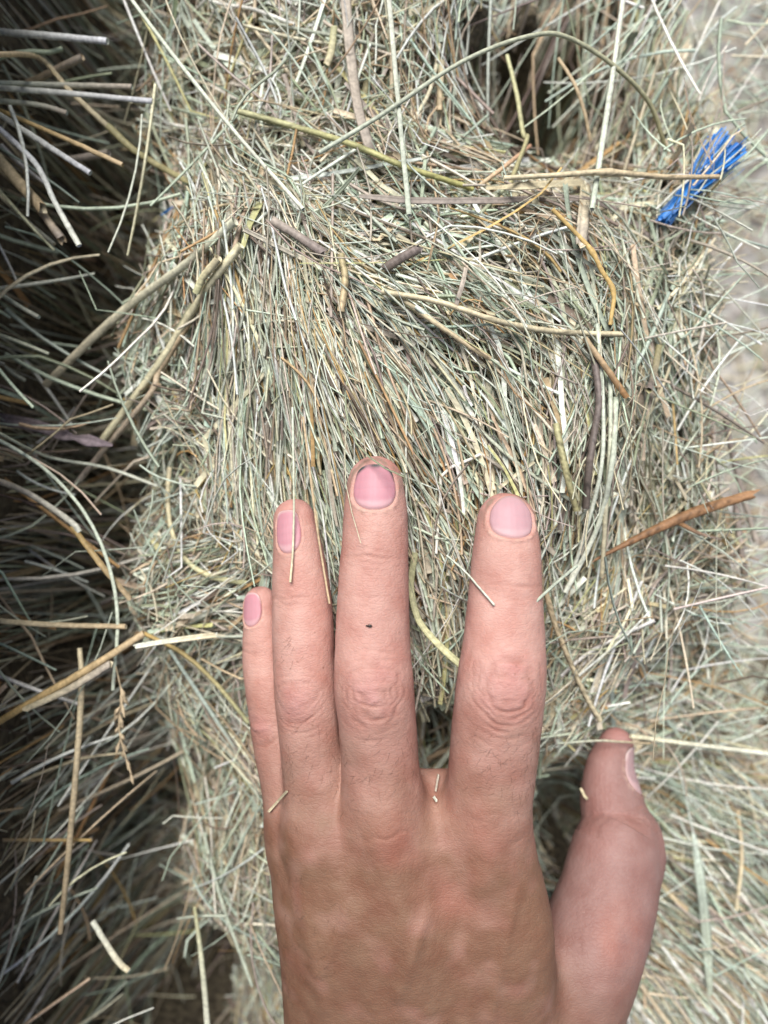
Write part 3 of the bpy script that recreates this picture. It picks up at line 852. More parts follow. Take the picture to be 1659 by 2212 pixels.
def sweep(p, width, col, kind, twist=None, flat=0.5, taper=None, fold=0.35):
    """p (n,M,3) -> verts, quads, cols;  kind 'tube' or 'blade'"""
    n, M, _ = p.shape
    T = np.empty_like(p); T[:, 1:-1] = p[:, 2:] - p[:, :-2]; T[:, 0] = p[:, 1] - p[:, 0]; T[:, -1] = p[:, -1] - p[:, -2]
    T = unit(T)
    up = np.zeros_like(T); up[..., 2] = 1
    S = unit(np.cross(T, up) + 1e-6); Nn = np.cross(S, T)
    tw = (np.zeros(n) if twist is None else twist)
    tw = tw[:, None, None] + (0 if kind == 'tube' else 1) * (np.linspace(-.5, .5, M)[None, :, None] * (tw * .8)[:, None, None])
    S2 = S * np.cos(tw) + Nn * np.sin(tw); N2 = Nn * np.cos(tw) - S * np.sin(tw)
    w = width[:, None] * np.ones(M)[None, :]
    if taper is not None:
        w = w * (1 - taper[:, None] * np.linspace(0, 1, M)[None, :] ** 2)
    w = w[..., None]
    if kind == 'tube':
        a = [(1, 0), (0, flat), (-1, 0), (0, -flat)]; K = 4; closed = True
    else:
        a = [(-1, fold), (0, 0), (1, fold)]; K = 3; closed = False
    V = np.stack([p + .5 * w * (c * S2 + s * N2) for (c, s) in a], 2)
    base = (np.arange(n) * M * K)[:, None, None] + (np.arange(M - 1) * K)[None, :, None]
    k = np.arange(K if closed else K - 1)[None, None, :]
    k2 = (k + 1) % K
    Q = np.stack([base + k, base + k2, base + K + k2, base + K + k], -1).reshape(-1, 4)
    C = np.repeat(np.repeat(col[:, None, :], M, 1)[:, :, None, :], K, 2)
    C = C * rng.uniform(.84, 1.12, (n, M, 1, 1))
    return V.reshape(-1, 3), Q, C.reshape(-1, 3)

class Heap:
    def __init__(self): self.v, self.q, self.c, self.n = [], [], [], 0
    def add(self, v, q, c):
        self.v.append(v); self.q.append(q + self.n); self.c.append(c); self.n += len(v)
    def mesh(self, name):
        return make_mesh(name, np.vstack(self.v), np.vstack(self.q), np.vstack(self.c))

BALE = [
 empty('hay_bale', None, label='big bale of combed pale hay directly under the hand', category='hay bale'),
 empty('hay_bale', None, label='shadowed hay bale along the left edge with straws jutting out of it', category='hay bale'),
 empty('hay_bale', None, label='hay bale behind the hand at the top with a brown hollow in it', category='hay bale'),
 empty('hay_bale', None, label='long-stalked hay bale below the thumb at the lower right', category='hay bale'),
]
heaps = [Heap() for _ in range(4)]

def build_cores():
    nx, ny = len(GX), len(GY)
    drop = 15.0 + 4 * noise3(_q + 9, 7.0)
    V = np.stack([_X, _Y, HG - drop], -1).reshape(-1, 3)
    i, j = np.meshgrid(np.arange(nx - 1), np.arange(ny - 1), indexing='ij')
    a = (i * ny + j).ravel(); F = np.stack([a, a + ny, a + ny + 1, a + 1], 1)
    b = bale_of(bx, by).ravel()
    fb = b[F[:, 0]]
    vis = (V[F, 2].max(1) > GZ - 6) & ((V[F, 2].max(1) - V[F, 2].min(1) < 70) | (V[F[:, 0], 0] < 60))
    for k in range(4):
        f = F[(fb == k) & vis]
        u, inv = np.unique(f, return_inverse=True)
        obj('packed_core', make_mesh('packed_core', V[u], inv.reshape(-1, 4)), M_CORE, BALE[k])
build_cores()

def build_shade_top():  # unseen overhang added to the left bale to keep light off the gap
    prof = np.array([(-124, -40), (-116, -10), (-110, 15), (-108, 30), (-110, 40), (-118, 46), (-140, 49), (-190, 50)], float)
    c = catmull(np.c_[prof, 0 * prof[:, :1]], 40)[:, :2]
    ys = np.arange(-350, 351, 5.0)
    X = c[:, 0][:, None] + 0 * ys; Z = c[:, 1][:, None] + 0 * ys; Y = np.broadcast_to(ys, X.shape)
    q = np.stack([X, Y, Z], -1); X = X - 3 + 5 * np.minimum(0, noise3(q, 24.0)) + 1.5 * noise3(q, 8.0)
    V = np.stack([X, Y, Z], -1).reshape(-1, 3); n = len(ys)
    i, j = np.meshgrid(np.arange(39), np.arange(n - 1), indexing='ij'); a = (i * n + j).ravel()
    obj('added_shade_top', make_mesh('added_shade_top', V, np.stack([a, a + n, a + n + 1, a + 1], 1)), M_CORE, BALE[1])
    # straws lying over its side and top
    k = 4200; L = rng.uniform(14, 60, k); M = 5; t = np.linspace(-.5, .5, M)
    u = rng.uniform(2, 37, k); Y0 = rng.uniform(-260, 260, k); an = rng.uniform(0, math.pi, k)
    arc = np.concatenate([[0], np.cumsum(np.linalg.norm(np.diff(c, axis=0), axis=1))])
    pos = np.interp(u, np.arange(40), arc)[:, None] + np.cos(an)[:, None] * L[:, None] * t
    px, pz = np.interp(pos, arc, c[:, 0]), np.interp(pos, arc, c[:, 1])
    up_ = np.clip((pos - arc[12]) / (arc[-1] - arc[12]) * 3, 0, 1)
    off = rng.uniform(0, 4, k)[:, None]
    p = np.stack([px - 4 + off * (1 - up_), Y0[:, None] + np.sin(an)[:, None] * L[:, None] * t, pz + off * up_], -1)
    heaps[1].add(*sweep(p, rng.uniform(.6, 1.8, k), pick_cols(k, 'dark'), 'tube', rng.uniform(-1, 1, k)))
build_shade_top()

def scatter(n, kind):
    """random places over the photographed patch and a margin, in world mm"""
    X = rng.uniform(-190, 190, n); Y = rng.uniform(-235, 235, n)
    z = Hf(X, Y); lx, ly = to_layout(X, Y, z)
    m = ((lx > -160) | ((X < -100) & (X > -165))) & (lx < 1820) & (ly > -180) & (ly < 2390) & (z > GZ + 4)
    m &= ~((lx < 240) & (rng.random(len(X)) < .55))
    # nothing is needed beneath the middle of the palm
    m &= ~((lx > 640) & (lx < 1150) & (ly > 1850))
    return X[m], Y[m], z[m], lx[m], ly[m]

def dir_at(X, Y, wild):
    fx, fy = Fx(X, Y), Fy(X, Y)
    co = np.clip(np.hypot(fx, fy), 0, 1)
    a = 0.5 * np.arctan2(fy, fx)
    sig = 0.10 + (1 - co) * 1.1 * wild
    return a + rng.normal(0, 1, len(X)) * sig + np.where(rng.random(len(X)) < .5, 0, math.pi), co

def layer(n, kind, pal, Lr, Wr, offr, M, wild=1.0, curv=.25, tilt=.05, stiff=(.2, .7), region=None, stick=0.0, follow=0.0):
    X, Y, z, lx, ly = scatter(n, kind)
    if region is not None:
        m = region(lx, ly); X, Y, z, lx, ly = X[m], Y[m], z[m], lx[m], ly[m]
    k = len(X)
    ang, co = dir_at(X, Y, wild)
    L = rng.uniform(0, 1, k) ** 1.5 * (Lr[1] - Lr[0]) + Lr[0]
    W = rng.uniform(0, 1, k) ** 1.3 * (Wr[1] - Wr[0]) + Wr[0]
    off = rng.uniform(offr[0], offr[1], k)
    tl = np.abs(rng.normal(0, tilt, k)) + (rng.random(k) < stick) * rng.uniform(.15, .6, k)
    p = straw_paths(X, Y, ang, L, M, off, rng.normal(0, curv, k), tl, rng.uniform(*stiff, k), follow)
    ok = clear_of_hand(p)
    p, L, W, lx, ly = p[ok], L[ok], W[ok], lx[ok], ly[ok]; k = len(p)
    cols = pick_cols(k, pal)
    patch = noise3(np.stack([p[:, 0, 0], p[:, 0, 1], np.full(k, 3.0)], 1), 26.0) + .6 * noise3(np.stack([p[:, 0, 0], p[:, 0, 1], np.full(k, 70.0)], 1), 10.0)
    brown = np.clip(patch * 1.0, 0, .6)[:, None] * (rng.random((k, 1)) < .8)
    cols = cols * (1 - brown) + brown * pick_cols(k, 'tan') * np.array([.92, .86, .8])
    tw = rng.uniform(-1.3, 1.3, k) if kind == 'tube' else rng.uniform(-1.2, 1.2, k)
    tp = rng.uniform(0, .5, k)
    b = bale_of(lx, ly)
    for i in range(4):
        m = b == i
        if m.any():
            heaps[i].add(*sweep(p[m], W[m], cols[m], kind, tw[m], taper=tp[m]))

mid = lambda x, y: (x > 250) & (x < 1560) & (y > 380) & (y < 1700)
tanz = lambda x, y: (np.abs(x - (700 + (y - 600) * .45)) < 130) & (y > 560) & (y < 1500)
# deep layers first, then the combed surface, then loose bits on top
flank = lambda x, y: ~((x > 950) & (x < 1400) & (y < 350))
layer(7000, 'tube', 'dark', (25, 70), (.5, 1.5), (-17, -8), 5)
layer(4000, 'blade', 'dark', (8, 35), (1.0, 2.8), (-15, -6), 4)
layer(6200, 'tube', 'mint', (24, 80), (.45, 1.3), (-11, 0), 7, follow=.8, region=flank)
layer(5200, 'tube', 'mint', (30, 90), (.4, 1.15), (-8, 1), 9, wild=.5, region=mid, follow=1)
layer(2400, 'blade', 'mint', (25, 80), (.7, 1.7), (-7, 1), 9, wild=.45, region=mid, follow=1)
layer(9500, 'tube', 'tan', (26, 80), (.35, .95), (-6, 1.5), 9, wild=.4, region=tanz, follow=1)
layer(4200, 'blade', 'chaff', (6, 28), (.6, 2.4), (-7, 1), 3, wild=1.4, region=flank)
layer(2200, 'blade', 'mint', (18, 60), (.7, 1.9), (-5, 1.5), 7, wild=.6, follow=.9, region=flank)
layer(4500, 'tube', 'chaff', (3, 16), (.3, 1.0), (-6, 1.5), 3, wild=2, region=flank)
layer(3400, 'tube', 'mint', (16, 75), (.3, .95), (-1, 3), 8, wild=.9, tilt=.08, stick=.12, follow=.6, region=flank, curv=.5)
layer(2400, 'tube', 'chaff', (10, 44), (.25, .9), (-1, 3), 6, wild=1.5, tilt=.10, stick=.12, region=flank, curv=.6)
lowr = lambda x, y: (x > 1230) & (y > 1580)
layer(9000, 'tube', 'mint', (40, 110), (.45, 1.25), (-4, 2), 9, wild=.22, follow=1, region=lowr, curv=.15)
layer(5000, 'tube', 'tan', (30, 90), (.45, 1.1), (-4, 2), 9, wild=.22, follow=1, region=lowr, curv=.15)
topr = lambda x, y: (x > 940) & (x < 1580) & (y < 390)
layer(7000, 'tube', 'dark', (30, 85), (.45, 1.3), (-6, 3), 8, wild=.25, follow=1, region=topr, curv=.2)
layer(4000, 'tube', 'mint', (30, 85), (.4, 1.1), (-3, 4), 8, wild=.25, follow=1, region=topr, curv=.2)
lowl = lambda x, y: (x > 380) & (x < 600) & (y > 1400)
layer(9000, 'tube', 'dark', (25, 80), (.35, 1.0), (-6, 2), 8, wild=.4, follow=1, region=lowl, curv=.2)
comb = lambda x, y: (x > 430) & (x < 760) & (y > 480) & (y < 1150)
layer(9000, 'tube', 'mint', (45, 110), (.45, 1.15), (-2, 2), 11, wild=.2, follow=1, region=comb, curv=.1)
for i in range(4):
    o = obj('loose_hay', heaps[i].mesh('loose_hay'), M_STRAW, BALE[i], kind='stuff')

# ---------------- stalks that stand out one by one, as parts of their bale
def stalk_mesh(name, pts, width, col, col2=None, kind='stem', M=None, wprof=None, jag=.0, speck=0.0, sides=8, seed=0, twist=0.0):
    """pts (n,3) mm centreline"""
    r = np.random.default_rng(seed)
    pts = np.asarray(pts, float)
    L = np.linalg.norm(np.diff(pts, axis=0), axis=1).sum()
    M = M or int(np.clip(L / 2.2, 6, 46))
    c = catmull(pts, M)
    c[1:-1] += r.normal(0, .02, (M - 2, 3)) * min(width, 1.5)
    T = np.gradient(c, axis=0); T = unit(T)
    up = np.array([0, 0, 1.0]); S = unit(np.cross(T, up) + 1e-6); N = np.cross(S, T)
    t = np.linspace(0, 1, M)
    w = np.full(M, width) * (1 + .02 * r.normal(0, 1, M) + .05 * np.sin(t * r.uniform(4, 9) + r.uniform(0, 6)))
    if wprof is not None: w = w * np.interp(t, *wprof)
    tw = twist * t + r.normal(0, .1)
    S2 = S * np.cos(tw)[:, None] + N * np.sin(tw)[:, None]; N2 = N * np.cos(tw)[:, None] - S * np.sin(tw)[:, None]
    if kind == 'stem':
        a = np.linspace(0, 2 * math.pi, sides, endpoint=False)
        ring = [(math.cos(x) * (1 + .10 * math.cos(3 * x + seed)), math.sin(x) * .92) for x in a]; closed = True
    elif kind == 'blade':       # folded leaf with a keel and some thickness
        ring = [(-1, .30), (-.5, .08), (0, -.10), (.5, .10), (1, .34), (.5, .20), (0, .02), (-.5, .18)]; closed = True
    K = len(ring)
    V = np.stack([c + .5 * w[:, None] * (x * S2 + y * N2) for (x, y) in ring], 1)
    if jag > 0:                 # torn ends
        V[0] -= T[0] * (r.random((K, 1)) * jag * width); V[-1] += T[-1] * (r.random((K, 1)) * jag * width)
    V = V.reshape(-1, 3)
    Q = []
    for i in range(M - 1):
        for k in range(K):
            Q.append((i * K + k, i * K + (k + 1) % K, (i + 1) * K + (k + 1) % K, (i + 1) * K + k))
    c1 = np.array(col, float); c2 = np.array(col2 if col2 is not None else col, float)
    C = np.repeat((c1[None] * (1 - t[:, None]) + c2[None] * t[:, None])[:, None, :], K, 1)
    C = C * r.uniform(.86, 1.1, (M, 1, 1)) * r.uniform(.72, 1.14, (1, K, 1))
    if speck > 0:
        C = np.where(r.random((M, K, 1)) < speck, C * .45, C)
    # cut ends: a rim of its own with the hollow pith below it
    C = C.reshape(-1, 3)
    for (b, cc, TT) in ((0, c[0], T[0]), ((M - 1) * K, c[-1], -T[-1])):
        nV = len(V); rim = V[b:b + K]
        V = np.vstack([V, rim, cc + (rim - cc) * .55 + TT * width * .35, [cc + TT * width * .9]])
        C = np.vstack([C, np.tile(np.clip(c1 * 1.1 + .06, 0, .9), (K, 1)), np.tile(c1 * .5, (K, 1)), [c1 * .35]])
        for k in range(K):
            k2 = (k + 1) % K
            q = (nV + k, nV + k2, nV + K + k2, nV + K + k)
            Q.append(q if b else q[::-1])
        for k in range(0, K, 2):
            q = (nV + 2 * K, nV + K + k, nV + K + (k + 1) % K, nV + K + (k + 2) % K)
            Q.append(q if b else q[::-1])
    return make_mesh(name, V, np.array(Q), C)

def piece_straws(n, region, bale, pal, Lr, Wr, offr, wild, kinds=('stem', 'blade')):
    X, Y, z, lx, ly = scatter(n * 14, 0)
    m = region(lx, ly) & (bale_of(lx, ly) == bale)
    X, Y = X[m][:n * 2], Y[m][:n * 2]
    k = len(X); ang, co = dir_at(X, Y, wild)
    L = rng.uniform(*Lr, k)
    p = straw_paths(X, Y, ang, L, 7, rng.uniform(*offr, k), rng.normal(0, .22, k), np.abs(rng.normal(0, .05, k)), rng.uniform(.3, .8, k))
    ok = clear_of_hand(p, 1.2); p = p[ok][:n]
    cols = pick_cols(len(p), pal); W = rng.uniform(*Wr, len(p))
    for i in range(len(p)):
        kd = kinds[int(rng.random() < .35) % len(kinds)]
        obj('straw', stalk_mesh('straw', p[i], W[i] * (1.3 if kd == 'blade' else 1), cols[i], cols[i] * rng.uniform(.85, 1.1), kd, M=9, sides=6, seed=i, jag=.5,
                                twist=rng.normal(0, .6)), M_STRAW, BALE[bale])
piece_straws(190, mid, 0, 'mint', (16, 52), (.75, 1.35), (-.5, 2.5), .8)
piece_straws(60, lambda x, y: (x > 300) & (x < 1500) & (y < 420) & (y > 0), 2, 'mint', (18, 55), (.9, 1.6), (-.5, 4), 1.0)
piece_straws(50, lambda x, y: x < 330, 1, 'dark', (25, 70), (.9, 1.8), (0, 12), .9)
piece_straws(50, lambda x, y: (y > 1550) & (x > 1250), 3, 'mint', (30, 70), (.9, 1.6), (-.5, 5), .5)

# ------------------------------------------------------------------ stray straws bristling out of the bales
def fringe(bale, n, xr, yr, zr, adeg, spread, Lr, Wr, pal, drop=(-.3, .3), curv=.25):
    x = rng.uniform(*xr, n); y = rng.uniform(*yr, n); z = rng.uniform(*zr, n)
    p0 = P(x, y, z)
    a = np.radians(rng.normal(adeg, spread, n)); L = rng.uniform(*Lr, n); M = 6
    t = np.linspace(0, 1, M)
    head = a[:, None] + rng.normal(0, curv * 1.6, n)[:, None] * t
    kk = rng.integers(1, M, n); head = head + np.where(np.arange(M)[None, :] >= kk[:, None], np.where(rng.random(n) < .25, rng.normal(0, .6, n), 0)[:, None], 0)
    st = L[:, None] / (M - 1)
    px = p0[:, 0:1] + np.cumsum(np.cos(head) * st, 1) - np.cos(head[:, :1]) * st
    py = p0[:, 1:2] + np.cumsum(np.sin(head) * st, 1) - np.sin(head[:, :1]) * st
    pz = p0[:, 2:3] + (rng.uniform(*drop, n)[:, None] * L[:, None]) * t - rng.uniform(0, .25, n)[:, None] * L[:, None] * t * t
    p = np.stack([px, py, pz], -1)
    p = p[clear_of_hand(p, 1.0)]; k = len(p)
    h = Heap(); h.add(*sweep(p, rng.uniform(*Wr, k), pick_cols(k, pal), 'tube', rng.normal(0, .5, k), taper=rng.uniform(0, .5, k)))
    return h
def fringes(bale, specs):
    H = Heap()
    for s in specs:
        h = fringe(bale, *s)
        for v, q, c in zip(h.v, h.q, h.c): H.add(v, q, c)
    obj('stray_straws', H.mesh('stray_straws'), M_STRAW, BALE[bale], kind='stuff')
# count, x range, y range, height range, heading, spread, length, width, colours
fringes(0, [
 (150, (1400, 1520), (450, 1350), (-70, -35), 10, 45, (18, 50), (.4, 1.0), 'mint'),
 (130, (1380, 1560), (1150, 1600), (-110, -60), -5, 45, (18, 48), (.4, 1.0), 'mint'),
 (90, (300, 480), (600, 1350), (-75, -35), 185, 55, (15, 40), (.4, 1.1), 'mint'),
 (120, (380, 560), (1300, 2000), (-95, -60), 200, 50, (15, 45), (.4, 1.0), 'mint'),
 (40, (520, 580), (1450, 2100), (-80, -55), 250, 40, (20, 50), (.5, 1.0), 'mint'),
])
fringes(1, [
 (55, (-60, 60), (-50, 800), (-75, -35), -22, 26, (18, 50), (.8, 1.6), 'mint'),
 (60, (-60, 60), (820, 1500), (-80, -38), -18, 30, (20, 60), (.7, 1.5), 'mint'),
 (120, (-60, 130), (1600, 2350), (-100, -45), 45, 16, (30, 75), (.6, 1.4), 'mint'),
 (70, (60, 220), (0, 2300), (-120, -80), -10, 45, (15, 45), (.5, 1.3), 'dark'),
 (60, (180, 300), (300, 2200), (-160, -100), 0, 60, (20, 45), (.5, 1.3), 'dark'),
])
fringes(2, [
 (34, (950, 1420), (-150, 20), (-75, -45), -100, 14, (25, 60), (.5, 1.2), 'mint'),
 (90, (980, 1400), (-100, 100), (-130, -80), -100, 14, (30, 70), (.6, 1.4), 'dark'),
 (60, (1320, 1600), (-100, 150), (-90, -50), -125, 16, (25, 65), (.5, 1.2), 'mint'),
 (60, (250, 900), (-100, 250), (-60, -35), -80, 40, (20, 55), (.5, 1.1), 'mint'),
 (22, (1430, 1560), (300, 470), (-40, -30), 60, 60, (14, 34), (.4, .8), 'mint'),
 (90, (1480, 1640), (0, 520), (-130, -70), 30, 50, (15, 45), (.4, 1.0), 'mint'),
])
fringes(3, [
 (160, (1250, 1600), (1620, 2250), (-105, -85), -42, 14, (30, 80), (.5, 1.2), 'mint'),
 (60, (1400, 1640), (1500, 1900), (-120, -90), -15, 22, (30, 70), (.4, 1.0), 'mint'),
])

# ------------------------------------------------------------------ single stalks one can point to
def hand_top(x, y):
    m = (np.abs(HLX - x) < 9) & (np.abs(HLY - y) < 9)
    return HV[m, 2].max() if m.any() else -60.0

def lay(pts, z, free=False):
    """layout points to mm; z: number, list, ('s', offset(s)) above the hay, ('h', offset) above the hand"""
    pts = np.array(pts, float); n = len(pts)
    if isinstance(z, tuple) and z[0] == 's':
        off = np.broadcast_to(np.asarray(z[1], float), (n,))
        zz = np.full(n, -40.0)
        for _ in range(12):
            q = P(pts[:, 0], pts[:, 1], zz); zz = .5 * zz + .5 * (Hf(q[:, 0], q[:, 1]) + off)
        return P(pts[:, 0], pts[:, 1], zz)
    if isinstance(z, tuple):
        zz = np.array([hand_top(a, b) for a, b in pts]) + z[1]
        return P(pts[:, 0], pts[:, 1], zz)
    zz = np.broadcast_to(np.asarray(z, float), (n,)).copy()
    if free: return P(pts[:, 0], pts[:, 1], zz)
    for _ in range(6):                                  # never buried in the hay
        q = P(pts[:, 0], pts[:, 1], zz); hh = Hf(q[:, 0], q[:, 1]) + 3.5
        zz = np.where(hh < 20, np.maximum(zz, .4 * zz + .6 * hh), zz)
    return P(pts[:, 0], pts[:, 1], zz)

